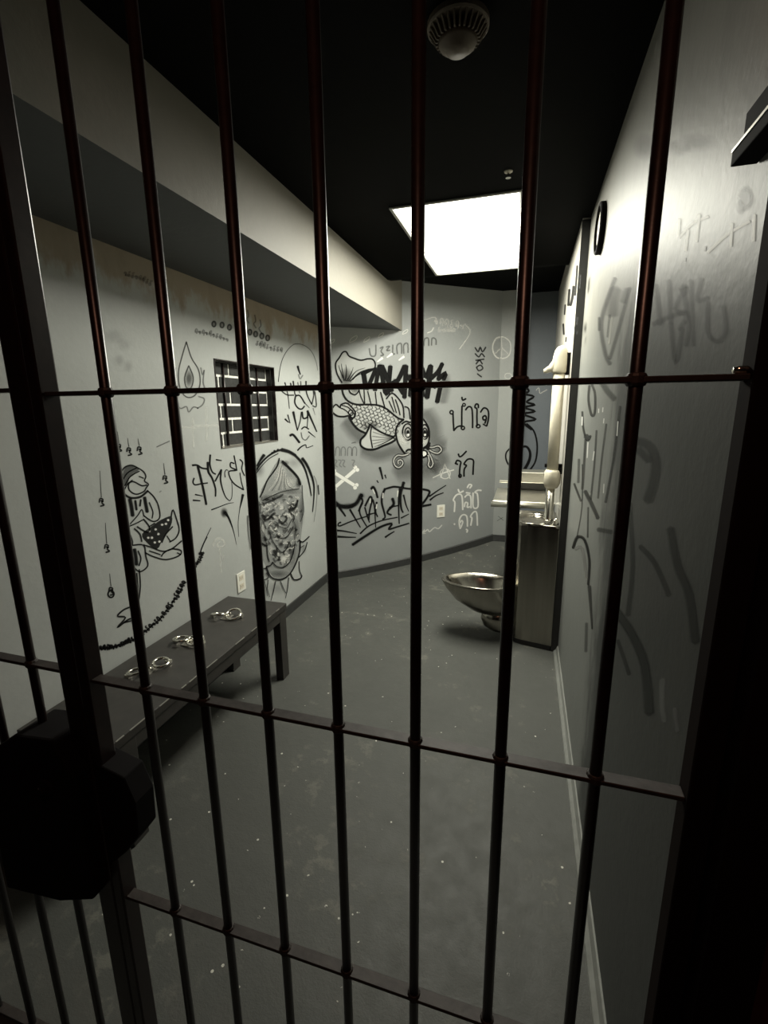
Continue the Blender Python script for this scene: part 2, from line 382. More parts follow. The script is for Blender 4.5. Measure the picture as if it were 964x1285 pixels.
for i in range(28):
    a = 2*math.pi*i/28; c, s_ = math.cos(a), math.sin(a)
    fins.append(([( -.218+c*r-s_*w_, 1.41+s_*r+c*w_, CZ-h) for h, r in ((.016, .040), (.016, .073), (.040, .056), (.040, .030)) for w_ in (-.0022, .0022)],
                 [(0, 2, 4, 6), (1, 7, 5, 3), (0, 1, 3, 2), (2, 3, 5, 4), (4, 5, 7, 6), (6, 7, 1, 0)]))
mesh('vent_fins', *join(*fins), 'detector_tan', sd)
mesh('cap', *lathe_vf([(.044, CZ-.016), (.044, CZ-.036), (.050, CZ-.040), (.046, CZ-.048), (.030, CZ-.056), (.028, CZ-.062), (.0, CZ-.064)], (-.218, 1.41, 0), seg=36, cap1=False), 'detector_tan', sd, smooth=True)
sp = Vector((-.125, 2.23, CZ))
spr = empty('sprinkler_head', sp, 'tiny pale sprinkler head in the ceiling before the light', 'sprinkler')
mesh('escutcheon', *lathe_vf([(.018, CZ), (.017, CZ-.003), (.008, CZ-.006)], (sp.x, sp.y, 0), seg=20), 'plastic_cream', spr, smooth=True)
mesh('deflector', *lathe_vf([(.004, CZ-.005), (.004, CZ-.022), (.011, CZ-.022), (.011, CZ-.025)], (sp.x, sp.y, 0), seg=16), 'chrome', spr)

# ================================================================== THINGS ON THE RIGHT WALL
dsc = empty('wall_speaker', (RW, 2.335, 2.225), 'round pale disc with a black rim high on the right wall', 'wall fixture')
mesh('rim', *lathe_vf([(.098, 0), (.098, -.018), (.094, -.022), (.084, -.022), (.084, -.012), (.084, 0)], (RW, 2.335, 2.225), 'X', 40, False, False), 'box_black', dsc, smooth=False)
mesh('face', *lathe_vf([(.0845, -.001), (.0845, -.010), (.07, -.013), (0, -.015)], (RW, 2.335, 2.225), 'X', 40, True, False), 'plastic_cream', dsc, smooth=True)
wbx = empty('wall_bracket', (RW, .72, 1.82), 'black steel box bracket high on the right wall beside the gate', 'bracket')
b1 = box('housing', RW-.030, RW-.0005, .660, .780, 1.797, 1.815, 'box_black', wbx, .0015)
box('cover_plate', RW-.014, RW-.0005, .660, .800, 1.816, 1.865, 'box_black', wbx, .002)
box('worn_glint_edge', RW-.0312, RW-.0285, .662, .778, 1.8125, 1.8160, 'worn_glint_edge', wbx)  # bright strip set in as the glint along the lit edge

# ================================================================== TOILET AND BASIN UNIT
CB = [(.2225, 2.845), (.10, 2.872), (.045, 2.882), (.005, 2.898), (-.022, 2.925), (-.036, 2.965), (-.040, 3.02), (-.040, 3.27), (.2225, 3.27)]
unit = empty('toilet_basin_unit', (.09, 3.05, 0), 'stainless steel prison toilet and basin unit against the right wall', 'toilet')
HT = .806
def inset(plan, d):
    c = Vector((.09, 3.06)); return [tuple(Vector(p)-(Vector(p)-c).normalized()*d) for p in plan]
bevel_bm(mesh('cabinet', *prism_vf(CB, .035, HT-.012), 'stainless', unit), .004, 2, 40)
mesh('toe_kick', *prism_vf(inset(CB, .010), 0, .035), 'slot_dark', unit)
# basin deck: rim outline -> bowl
def ring_of(plan, n=40):
    P = [Vector(p) for p in plan]; L = [0]
    for i in range(len(P)): L.append(L[-1]+(P[(i+1) % len(P)]-P[i]).length)
    R = []
    for k in range(n):
        s = L[-1]*k/n
        for i in range(len(P)):
            if s <= L[i+1]: R.append(P[i].lerp(P[(i+1) % len(P)], (s-L[i])/(L[i+1]-L[i]))); break
    return R
out = ring_of(CB, 48); cb = Vector((.085, 3.035))
rings = [[(p.x, p.y, HT-.012) for p in out], [(p.x, p.y, HT) for p in out]]
def ell(p, a, b):
    an = math.atan2((p.y-cb.y), (p.x-cb.x)); return (cb.x+a*math.cos(an), cb.y+b*math.sin(an))
for a, b, z in ((.112, .165, HT+.001), (.108, .160, HT+.006), (.100, .150, HT-.004), (.088, .130, HT-.05), (.055, .08, HT-.10), (.012, .015, HT-.115)):
    rings.append([(*ell(p, a, b), z) for p in out])
mesh('basin', *loft_vf(rings, False, True), 'stainless', unit, smooth=True)
# push button taps on the deck
for y, x in ((2.885, .195), (2.925, .205)):
    mesh('tap_button', *lathe_vf([(.014, HT), (.014, HT+.012), (.010, HT+.016), (.010, HT+.030), (.006, HT+.034)], (x, y, 0), seg=16), 'chrome', unit, smooth=True)
# bowl: teardrop rings pointing away from the cabinet
def tear(x0, x1, yc, hw, z, n=40, dz=0):
    R = []
    for k in range(n):
        a = 2*math.pi*k/n; u = (1-math.cos(a))/2            # 0 at the cabinet, 1 at the tip
        wd_ = hw*math.sin(a)*(1.0-.22*u)*(1 if True else 0)
        R.append((x0+(x1-x0)*u, yc+wd_, z+dz*u))
    return R
ZB = .380; yc = 2.972
R = [tear(-.06, -.20, yc, .06, .165), tear(-.03, -.30, yc, .105, .185), tear(-.02, -.40, yc, .145, .245), tear(-.015, -.465, yc, .165, .320), tear(-.012, -.488, yc, .170, .360), tear(-.012, -.494, yc, .172, ZB-.006),
     tear(-.014, -.490, yc, .169, ZB+.002), tear(-.020, -.480, yc, .162, ZB+.004), tear(-.032, -.466, yc, .150, ZB), tear(-.055, -.440, yc, .130, ZB-.03), tear(-.09, -.36, yc, .09, .27), tear(-.12, -.26, yc, .04, .23)]
mesh('bowl', *loft_vf(R, True, True), 'stainless', unit, smooth=True)
Rp = []
for z, x0, x1, hw in ((.20, -.03, -.215, .080), (.12, -.03, -.225, .085), (.075, -.03, -.205, .080), (.055, -.035, -.175, .07)):
    Rp.append(tear(x0, x1, yc, hw, z))
mesh('trap', *loft_vf(Rp), 'stainless', unit, smooth=True)
# steel shelf behind the unit
sh = empty('steel_shelf', (.0, 3.65, .80), 'stainless steel wall shelf with a rolled front edge behind the basin', 'shelf')
x1s = RW2-.001
v, f = box_vf(-.205, x1s, 3.41, 3.98, .812, .838)
bevel_bm(mesh('shelf_board', v, f, 'steel_bright', sh), .006, 3)
mesh('rolled_edge', *tube_vf([(-.215, 3.41, .812), (.16, 3.41, .812)], .021, 16), 'steel_bright', sh, smooth=True)
bevel_bm(mesh('back_box', *box_vf(-.115, x1s, 3.86, 4.05, .905, .992), 'steel_bright', sh), .005)
bevel_bm(mesh('back_upstand', *box_vf(-.10, x1s, 3.93, 3.99, .836, .91), 'slot_dark', sh), .002)
bevel_bm(mesh('end_lug', *box_vf(-.185, -.10, 3.88, 3.93, .898, .915), 'steel_bright', sh), .003)
# cream pipe on the wall above the basin
px_, py_ = .168, 3.00
pipe = empty('wall_pipe', (px_, py_, .85), 'cream vertical plastic pipe with capped top above the basin', 'pipe')
mesh('tube', *lathe_vf([(.033, 1.06), (.033, 1.70)], (px_, py_, 0), seg=24), 'pvc_cream', pipe, smooth=True)
hood = []
for z, rx, ry, ox in ((1.690, .040, .040, 0), (1.700, .044, .044, -.002), (1.735, .043, .043, 0), (1.780, .041, .041, .002), (1.815, .035, .036, .004), (1.835, .022, .024, .006), (1.842, .006, .008, .008)):
    hood.append([(px_+ox+rx*math.cos(2*math.pi*k/24), py_+ry*math.sin(2*math.pi*k/24), z) for k in range(24)])
cap = mesh('top_cap', *loft_vf(hood), 'pvc_cream', pipe, smooth=True)
mesh('cap_lip', *loft_vf([[(px_-.030, py_-.030, 1.775), (px_-.030, py_+.030, 1.775), (px_-.028, py_+.03, 1.70), (px_-.028, py_-.03, 1.70)],
     [(px_-.060, py_-.020, 1.732), (px_-.060, py_+.020, 1.732), (px_-.058, py_+.02, 1.695), (px_-.058, py_-.02, 1.695)],
     [(px_-.088, py_-.014, 1.712), (px_-.088, py_+.014, 1.712), (px_-.086, py_+.014, 1.690), (px_-.086, py_-.014, 1.690)]]), 'pvc_cream', cap, smooth=True)
mesh('wall_clamp', *box_vf(px_+.034, RW2-.001, py_-.02, py_+.05, 1.68, 1.80), 'box_black', pipe)
mesh('wall_clamp', *box_vf(px_+.02, RW2-.001, py_-.01, py_+.05, 1.10, 1.134), 'box_black', pipe)
mesh('lower_clamp', *box_vf(px_-.045, RW2-.001, py_+.02, py_+.06, 1.135, 1.155), 'box_black', pipe)
lowp = []
for k_, (z, r) in enumerate(((1.125, .036), (1.110, .046), (1.075, .049), (1.040, .046), (1.015, .036), (1.005, .014))):
    lowp.append([(px_+r*(1+.06*math.sin(5*a_+k_))*math.cos(a_), py_+r*(1+.06*math.cos(4*a_+k_))*math.sin(a_), z) for a_ in [2*math.pi*k/24 for k in range(24)]])
mesh('bottom_fitting', *loft_vf(lowp), 'pvc_cream', pipe, smooth=True)
mesh('steel_sleeve', *lathe_vf([(.030, .812), (.030, .826), (.026, .830), (.026, 1.015)], (px_-.004, py_, 0), seg=20), 'chrome', pipe, smooth=True)

# ================================================================== BENCH AND HANDCUFFS
BX0, BX1, BY0, BY1, BZ = LW+.014, -1.235, .97, 2.178, .4392
bench = empty('bench', (-1.42, 1.55, 0), 'black wooden wall bench on square legs below the window', 'bench')
bevel_bm(mesh('seat', *box_vf(BX0, BX1, BY0, BY1, BZ-.032, BZ), 'bench_paint', bench), .003)
box('apron', BX1-.04, BX1-.006, BY0+.01, BY1-.004, BZ-.085, BZ-.033, 'bench_paint', bench, .002)
edge = []
yy = BY0
while yy < BY1-.02:
    L_ = random.uniform(.02, .11)
    if random.random() < .62: edge.append(box_vf(BX1-.0035, BX1+.0006, yy, min(yy+L_, BY1), BZ-.0022, BZ+.0006))
    yy += L_+random.uniform(.005, .07)
for e_ in edge: mesh('worn_glint_edge', *e_, 'worn_glint_edge', bench)
for lx in (BX1-.050, BX0+.005):
    for ly in (BY1-.075, BY0+.06):
        box('leg', lx, lx+.045, ly, ly+.07, 0, BZ-.033, 'bench_paint', bench, .003)
def ring_pts(c, r, ax, tilt, n=22):
    M = Matrix.Rotation(ax, 3, 'Z') @ Matrix.Rotation(tilt, 3, 'X'); return [Vector(c)+M @ Vector((r*math.cos(2*math.pi*k/n), r*math.sin(2*math.pi*k/n), 0)) for k in range(n)]
def cuffs(x, y, ang, label, sc=1.0, gap=.062, tilt=0.12):
    e = empty('handcuffs', (x, y, BZ), label, 'handcuffs', 'handcuffs lying on the bench')
    d = Vector((math.cos(ang), math.sin(ang), 0)); z = BZ+.008
    for s in (-1, 1):
        c = Vector((x, y, z+.012))+d*gap*s*.62
        r = mesh('cuff', *tube_vf(ring_pts(c, .036*sc, ang, tilt*s), .0060, 8, True), 'chrome', e, smooth=True)
        hb = c+d*s*.034*sc; mesh('lock_body', *box_vf(hb.x-.011, hb.x+.011, hb.y-.010, hb.y+.010, BZ+.0045, BZ+.020), 'chrome', r)
    for k in (-1, 0, 1):
        c = Vector((x, y, z+.008))+d*k*.012
        mesh('chain_link', *tube_vf(ring_pts(c, .010, ang, 1.2 if k else 0), .0022, 6, True), 'chrome', e, smooth=True)
    mesh('anchor_plate', *box_vf(x-.022, x+.022, y-.030, y+.030, BZ+.0002, BZ+.004), 'worn_glint_edge', e)
cuffs(-1.446, 1.925, .25, 'chrome handcuffs lying on the far end of the bench', 1.05, .060, .35)
cuffs(-1.452, 1.640, .1, 'chrome handcuffs lying in the middle of the bench', 1.0, .055, .2)
cuffs(-1.452, 1.395, 1.05, 'chrome handcuffs lying on the bench end nearest the gate', .85, .080, .15)

# ================================================================== WALL PLATES
def plate(origin, u, n, w_, h_, label):
    """u runs along the wall, n points into the room"""
    o = Vector(origin); u = Vector(u); n = Vector(n); z = Vector((0, 0, 1))
    e = empty('outlet_plate', o, label, 'outlet')
    def slab(a0, a1, b0, b1, d0, d1):
        V = [o+u*a+z*b+n*d for d in (d0, d1) for b in (b0, b1) for a in (a0, a1)]
        return V, [(0, 1, 3, 2), (4, 6, 7, 5), (0, 4, 5, 1), (2, 3, 7, 6), (0, 2, 6, 4), (1, 5, 7, 3)]
    bevel_bm(mesh('plate', *slab(-w_/2, w_/2, -h_/2, h_/2, 0, .006), 'plastic_white', e), .002)
    for b in (-h_*.22, h_*.22):
        s = mesh('socket', *slab(-w_*.24, w_*.24, b-h_*.13, b+h_*.13, .006, .0075), 'plastic_cream', e)
        for a in (-w_*.1, w_*.1): mesh('slot', *slab(a-.0012, a+.0012, b-.005, b+.006, .0075, .0080), 'slot_dark', s)
plate((LW, 2.332, .468), (0, 1, 0), (1, 0, 0), .085, .122, 'white outlet plate on the left wall above the bench')
pd = DA.lerp(DB, (Vector((-.745, 0)).x-DA.x)/(DB.x-DA.x))
plate((pd.x, pd.y, .527), (d2.x, d2.y, 0), (nin.x, nin.y, 0), .085, .122, 'white outlet plate on the slanted back wall below the fish')

# ================================================================== GRAFFITI (paint on the walls)
# traced marks are carried from photograph pixels onto the real wall planes and laid on them as thin paint
BK, WH, PG, DG = (.006, .006, .006), (.72, .72, .68), (.36, .37, .355), (.06, .06, .057)
V3 = Vector
PLANES = {'L': (V3((LW, 0, 0)), V3((1, 0, 0))), 'D': (V3((DA.x, DA.y, 0)), V3((nin.x, nin.y, 0))), 'R': (V3((RW, 0, 0)), V3((-1, 0, 0))),
          'F': (V3((RW2, 0, 0)), V3((-1, 0, 0))), 'B': (V3((0, YB, 0)), V3((0, -1, 0))), 'P': (V3((0, DB.y, 0)), V3((0, -1, 0)))}
WALLOBJ = {'L': wl, 'D': wd, 'R': wr, 'F': wf, 'B': wb, 'P': ws}
WIDEN = {'L': 1.25, 'D': 1.2}
def spline(p, sub=4, close=False):
    P = [V3((x, y)) for x, y in p]
    if len(P) < 3: return [P[0].lerp(P[-1], i/3) for i in range(4)]
    n = len(P); R = []
    for i in range(n if close else n-1):
        a, b = P[i], P[(i+1) % n]
        z = P[(i-1) % n] if close or i else a; c = P[(i+2) % n] if close or i < n-2 else b
        for k in range(sub):
            t = k/sub; R.append(.5*((2*a)+(b-z)*t+(2*z-5*a+4*b-c)*t*t+(3*a-z-3*b+c)*t**3))
    R.append(P[0] if close else P[-1]); return R
class Graf:
    def __init__(s, wall, name, label, T): s.w, s.name, s.label, s.T = wall, name, label, T; s.V, s.F, s.C, s.n = [], [], [], 0
    def px(s, p): return (s.T[0]+p[0]*s.T[2], s.T[1]+p[1]*s.T[2])
    def at(s, p):
        x, y = s.px(p); r = CAM_ROT @ V3(((x-CX)/FPX, -(y-CY)/FPX, -1))
        o, n = PLANES[s.w]; t = n.dot(o-CAM_LOC)/n.dot(r); return CAM_LOC+r*t
    def off(s): s.n += 1; return PLANES[s.w][1]*(.0006+.00002*s.n)
    def line(s, pts, w=8, col=BK, a=1.0, soft=.45, t0=1.0, t1=1.0, close=False, sub=4, a1=None):
        q = spline(pts, sub, close); o = s.off(); b = len(s.V); n = len(q); w *= WIDEN.get(s.w, 1)
        for i, p in enumerate(q):
            d = q[min(i+1, n-1)]-q[max(i-1, 0)]
            if close and i in (0, n-1): d = q[1]-q[n-2]
            if d.length < 1e-6: d = V3((0, 1))
            sd = V3((-d.y, d.x)).normalized(); u = i/(n-1)
            hw = .5*w*(t0+(t1-t0)*u); al = a if a1 is None else a+(a1-a)*u
            for k, m in ((-1-soft, 0), (-1+soft*.6, 1), (1-soft*.6, 1), (1+soft, 0)):
                s.V.append(s.at(p+sd*hw*k)+o); s.C.append((*col, al*m))
        for i in range(n-1):
            for k in range(3): c = b+i*4+k; s.F.append((c, c+1, c+5, c+4))
        if not close:                                                          # pointed soft ends
            for i, sg in ((0, -1), (n-1, 1)):
                d = (q[1]-q[0] if i == 0 else q[-1]-q[-2]).normalized()*sg
                hw = .5*w*(t0 if i == 0 else t1)
                c = len(s.V); s.V.append(s.at(q[i]+d*hw)+o); s.C.append((*col, 0)); e = b+i*4
                for k in range(3): s.F.append((e+k, e+k+1, c))
        return s
    def lines(s, L, w=8, **k):
        for l in L:
            if isinstance(l, tuple): s.line(l[1], l[0], **k)
            else: s.line(l, w, **k)
        return s
    def blob(s, c, rx, ry=None, col=BK, a=.5, core=.3):
        ry = ry or rx; o = s.off(); b = len(s.V); s.V.append(s.at(c)+o); s.C.append((*col, a)); K = 18
        for f_, al in ((core, a), (.5+core/2, a*.5), (1, 0)):
            for k in range(K):
                t = 2*math.pi*k/K; s.V.append(s.at((c[0]+rx*f_*math.cos(t), c[1]+ry*f_*math.sin(t)))+o); s.C.append((*col, al))
        for k in range(K):
            j = (k+1) % K; s.F.append((b, b+1+k, b+1+j))
            for r_ in (0, 1): s.F.append((b+1+r_*K+k, b+1+r_*K+j, b+1+(r_+1)*K+j, b+1+(r_+1)*K+k))
        return s
    def oval(s, c, rx, ry=None, w=6, **k):
        ry = ry or rx; return s.line([(c[0]+rx*math.cos(2*math.pi*i/12), c[1]+ry*math.sin(2*math.pi*i/12)) for i in range(12)], w, close=True, **k)
    def fill(s, pts, col=WH, a=.8, smooth=True):
        from mathutils.geometry import tessellate_polygon
        q = spline(pts, 3, True)[:-1] if smooth else [V3(p) for p in pts]
        o = s.off(); b = len(s.V); P = [s.at(p) for p in q]
        for p in P: s.V.append(p+o); s.C.append((*col, a))
        for t in tessellate_polygon([[V3((p.x, p.y, 0)) for p in q]]): s.F.append(tuple(b+i for i in t))
        return s
    def done(s):
        me = bpy.data.meshes.new(s.name); par = WALLOBJ[s.w]; og = par.location
        me.from_pydata([tuple(v-og) for v in s.V], [], s.F)
        at = me.color_attributes.new('ink', 'FLOAT_COLOR', 'POINT')
        for i, c in enumerate(s.C): at.data[i].color = c
        me.materials.append(MATS['wall_ink_gloss' if s.w == 'R' else 'wall_ink'])
        return link(bpy.data.objects.new(s.name, me), par, s.label)
def mirror_scribble(g, path, h, w, step, seed, **k):
    """small illegible handwriting running along a path, glyph by glyph"""
    rr = random.Random(seed); q = spline(path, 8); gap = h*.62; acc = gap
    for a_, b_ in zip(q, q[1:]):
        d = b_-a_; L = d.length
        if L < 1e-6: continue
        t = d/L; nrm = V3((-t.y, t.x)); s_ = gap-acc if acc < gap else 0
        while s_ < L:
            c = a_+t*s_; hh = h*rr.uniform(.35, .5); ww = gap*.36; kind = rr.randint(0, 3)
            P = {0: [(-.6, 0), (-.2, -.5), (.2, 0), (-.2, .5), (-.7, .2), (-.4, -1), (.8, -.9), (.9, 1)], 1: [(-.9, .3), (-.4, -.3), (0, .3), (.4, -.3), (.9, .2), (.7, .9), (.2, .6)], 2: [(.6, -1), (-.5, -.8), (.1, -.1), (-.6, .4), (.1, 1), (.8, .5), (.3, .1)], 3: [(-.2, -.2), (.3, .2), (-.3, .5), (-.8, -.1), (-.1, -1), (.9, -.4), (.8, 1)]}[kind]
            g.line([tuple(c+t*x*ww*rr.uniform(.8, 1.2)+nrm*y*hh*rr.uniform(.8, 1.2)) for x, y in P], w, sub=3, **k)
            s_ += gap
        acc = gap-(s_-L)

# ---- the fish on the slanted wall
F_ = (400, 430, .17635)
g = Graf('D', 'fish_painting', 'black and white painted fish with scales, fins and curling whiskers', F_)
for p, w_, a_ in (([(200, 560), (240, 620), (300, 680)], 60, .45), ([(320, 760), (420, 800), (540, 770), (600, 800)], 60, .42), ([(560, 910), (640, 900), (720, 900), (820, 880)], 90, .42),
                  ([(760, 500), (810, 580), (825, 690), (880, 740)], 70, .42), ([(880, 420), (905, 320), (895, 230)], 40, .35), ([(850, 780), (880, 840), (820, 900)], 60, .4)):
    g.line(p, w_, DG, a_, soft=.95)
body = [(170, 330), (190, 390), (215, 420), (270, 438), (340, 440), (420, 445), (480, 470), (530, 510), (605, 545), (700, 535), (755, 560), (785, 620), (785, 680), (770, 730), (720, 755), (660, 800), (610, 785), (575, 740), (548, 690), (500, 655), (440, 625), (370, 575), (335, 645), (285, 620), (250, 585), (225, 535), (255, 500), (235, 455), (195, 425)]
g.fill(body, PG, .9)
tail = [(165, 285), (128, 220), (120, 150), (145, 110), (170, 72), (195, 65), (215, 95), (250, 110), (300, 125), (350, 115), (388, 122), (402, 150), (392, 182), (340, 195), (300, 212), (270, 240), (255, 300), (290, 330), (270, 368), (225, 355), (205, 330)]
g.fill(tail, PG, .85)
dors = [(230, 370), (290, 325), (330, 335), (400, 345), (450, 350), (490, 395), (522, 360), (560, 390), (600, 450), (606, 535), (530, 508), (470, 465), (400, 442), (300, 438), (250, 430)]
g.fill(dors, (.34, .35, .335), .85)
pect = [(365, 578), (350, 620), (325, 662), (298, 692), (300, 732), (340, 757), (400, 757), (460, 732), (510, 712), (548, 690), (540, 668), (500, 660), (450, 640), (400, 610)]
g.fill(pect, (.40, .41, .395), .95)
pelv = [(85, 485), (120, 440), (150, 460), (162, 440), (200, 430), (235, 458), (262, 495), (255, 530), (240, 545), (215, 522), (175, 526), (130, 520)]
g.fill(pelv, PG, .9)
g.blob((195, 250), 55, 80, DG, .75, .2).blob((255, 330), 40, 40, DG, .5).blob((390, 585), 45, 40, DG, .5).blob((335, 590), 40, 40, DG, .45)
# scales: rows of small arcs inside the body
def inside(p, poly):
    c = False; j = len(poly)-1
    for i in range(len(poly)):
        if (poly[i][1] > p[1]) != (poly[j][1] > p[1]) and p[0] < (poly[j][0]-poly[i][0])*(p[1]-poly[i][1])/(poly[j][1]-poly[i][1])+poly[i][0]: c = not c
        j = i
    return c
scz = [(185, 345), (215, 420), (270, 445), (340, 447), (420, 452), (480, 477), (530, 517), (590, 555), (555, 600), (545, 668), (500, 650), (440, 618), (370, 570), (330, 632), (285, 612), (252, 580), (240, 540), (262, 500), (240, 455), (205, 425)]
for r_ in range(-7, 8):
    for c_ in range(-2, 17):
        x = 225+c_*30+(r_ % 2)*15-r_*7; y = 440+c_*11+r_*23
        if inside((x, y), scz):
            rr = 15; aa = .38
            arc = [(x+rr*math.cos(aa+t), y+rr*.95*math.sin(aa+t)) for t in (1.4, 2.0, 2.7, 3.3, 3.9, 4.5)]
            g.line([(2*x-px_x+0, 2*y-py_y) for px_x, py_y in arc], 5, BK, .62, sub=2).blob((x-3, y-3), 9, 8, WH, .35)
for p, w_ in (([(165, 285), (130, 220), (120, 150), (145, 110), (170, 70), (195, 65), (215, 95), (250, 110), (300, 125), (350, 115), (385, 120), (402, 150), (395, 182), (350, 192), (300, 210), (265, 235), (240, 262)], 8),
              ([(165, 330), (180, 380), (215, 420), (270, 440), (340, 440), (420, 445), (480, 470), (530, 510), (570, 540), (605, 547)], 10),
              ([(85, 485), (120, 440), (150, 460), (160, 440), (200, 430), (235, 460), (260, 495), (255, 530), (230, 540)], 8), ([(85, 485), (130, 520), (175, 526), (215, 521), (240, 548)], 9),
              ([(215, 530), (250, 585), (285, 620), (330, 642)], 11), ([(365, 580), (350, 620), (328, 660), (299, 692), (300, 732), (340, 757), (400, 757), (460, 732), (510, 712), (545, 692)], 11),
              ([(365, 580), (400, 610), (450, 640), (500, 660), (540, 670)], 9), ([(375, 600), (368, 660), (382, 748)], 7), ([(605, 547), (570, 575), (550, 615), (550, 660), (560, 702), (580, 742), (612, 786), (640, 792)], 10),
              ([(590, 578), (620, 560), (650, 566), (690, 548), (725, 532), (755, 560), (782, 612), (786, 672), (775, 722), (745, 748), (700, 762), (650, 790)], 9),
              ([(480, 400), (520, 360), (560, 390), (598, 450), (606, 535)], 8), ([(285, 330), (300, 385), (322, 432)], 6), ([(322, 330), (327, 432)], 6), ([(348, 345), (372, 437)], 6), ([(402, 350), (412, 442)], 6), ([(440, 352), (472, 470)], 7),
              ([(520, 385), (535, 440), (552, 500)], 6), ([(545, 405), (565, 460), (578, 515)], 7), ([(500, 415), (515, 450), (535, 495)], 6), ([(610, 455), (640, 470), (650, 545)], 7),
              ([(240, 310), (217, 330), (225, 356), (258, 370), (284, 346), (290, 318)], 7), ([(150, 462), (190, 480), (225, 515)], 5), ([(165, 445), (210, 460), (240, 490)], 5)):
    g.line(p, w_)
for p in ([(180, 270), (168, 200), (160, 150)], [(190, 270), (198, 200), (192, 155)], [(200, 272), (232, 215), (245, 175)], [(212, 272), (265, 205), (330, 180)], [(172, 250), (150, 190), (142, 160)], [(222, 275), (280, 230), (350, 205)]):
    g.line(p, 7, BK, .8, t1=.3)
for p in ((395, 742), (384, 720), (380, 695), (380, 665), (385, 635), (420, 735), (450, 720)): g.line([(532, 676), ((532+p[0])/2, (676+p[1])/2+3), p], 4, BK, .55)
g.oval((228, 498), 16, 20, 6).oval((542, 672), 11, 12, 6).oval((240, 515), 14, 18, 5)
for cxx, ry, rx in ((632, 58, 36), (752, 52, 28)):
    g.fill([(cxx+rx*math.cos(t*.5236), 635+ry*math.sin(t*.5236)) for t in range(12)], (.30, .30, .29), .9).oval((cxx, 635), rx, ry, 8).oval((cxx+2, 640), rx*.6, ry*.6, 7).blob((cxx+2, 640), 16, 22, BK, .95, .6).blob((cxx+4, 655), 9, 10, WH, .95, .5)
g.blob((600, 690), 40, 50, WH, .35).blob((735, 700), 30, 35, WH, .4)
g.fill([(742+30*math.cos(t*.5236), 790+24*math.sin(t*.5236)) for t in range(12)], WH, .9).oval((742, 790), 30, 24, 9)
for p in ([(640, 790), (600, 803), (560, 802), (534, 832), (541, 872), (570, 888), (597, 862), (588, 836), (564, 840), (565, 862)], [(770, 742), (810, 745), (850, 735), (872, 760), (850, 786), (815, 780), (788, 765)], [(780, 780), (800, 820), (812, 860), (796, 888), (779, 870), (785, 838), (778, 800)]):
    g.line(p, 15, BK, .95).line(p, 7, (.42, .42, .40), .8)
g.line([(785, 712), (775, 760)], 16).line([(620, 775), (640, 760), (700, 765), (770, 742)], 10)
g.done()

# ---- block letters above the fish
g = Graf('D', 'block_letter_graffiti', 'bold black angular block letters sprayed over the fish tail', F_)
for w_, p in ((26, [(318, 215), (332, 300), (345, 382)]), (22, [(312, 222), (400, 184), (358, 300), (338, 330)]), (22, [(432, 162), (412, 270), (395, 372)]), (24, [(440, 165), (458, 270), (478, 372)]), (16, [(402, 300), (465, 288)]),
              (24, [(510, 168), (502, 260), (492, 362)]), (24, [(450, 165), (490, 260), (520, 345)]), (24, [(612, 165), (565, 265), (520, 290)]), (24, [(540, 268), (570, 310), (602, 362)]), (24, [(622, 165), (616, 280), (610, 392)]), (26, [(640, 235), (670, 300), (705, 350)]), (22, [(690, 190), (660, 260), (650, 380)]),
              (26, [(728, 180), (733, 280), (736, 382)]), (24, [(735, 182), (762, 245), (795, 165)]), (28, [(797, 165), (786, 280), (770, 392)]), (22, [(800, 255), (850, 205), (880, 150)]), (16, [(878, 148), (862, 205), (848, 262)]), (22, [(848, 262), (905, 215), (888, 262)]), (24, [(872, 285), (858, 350), (842, 424)]), (14, [(798, 300), (830, 322)])):
    g.line(p, w_*1.12, soft=.12, sub=3)
g.done()

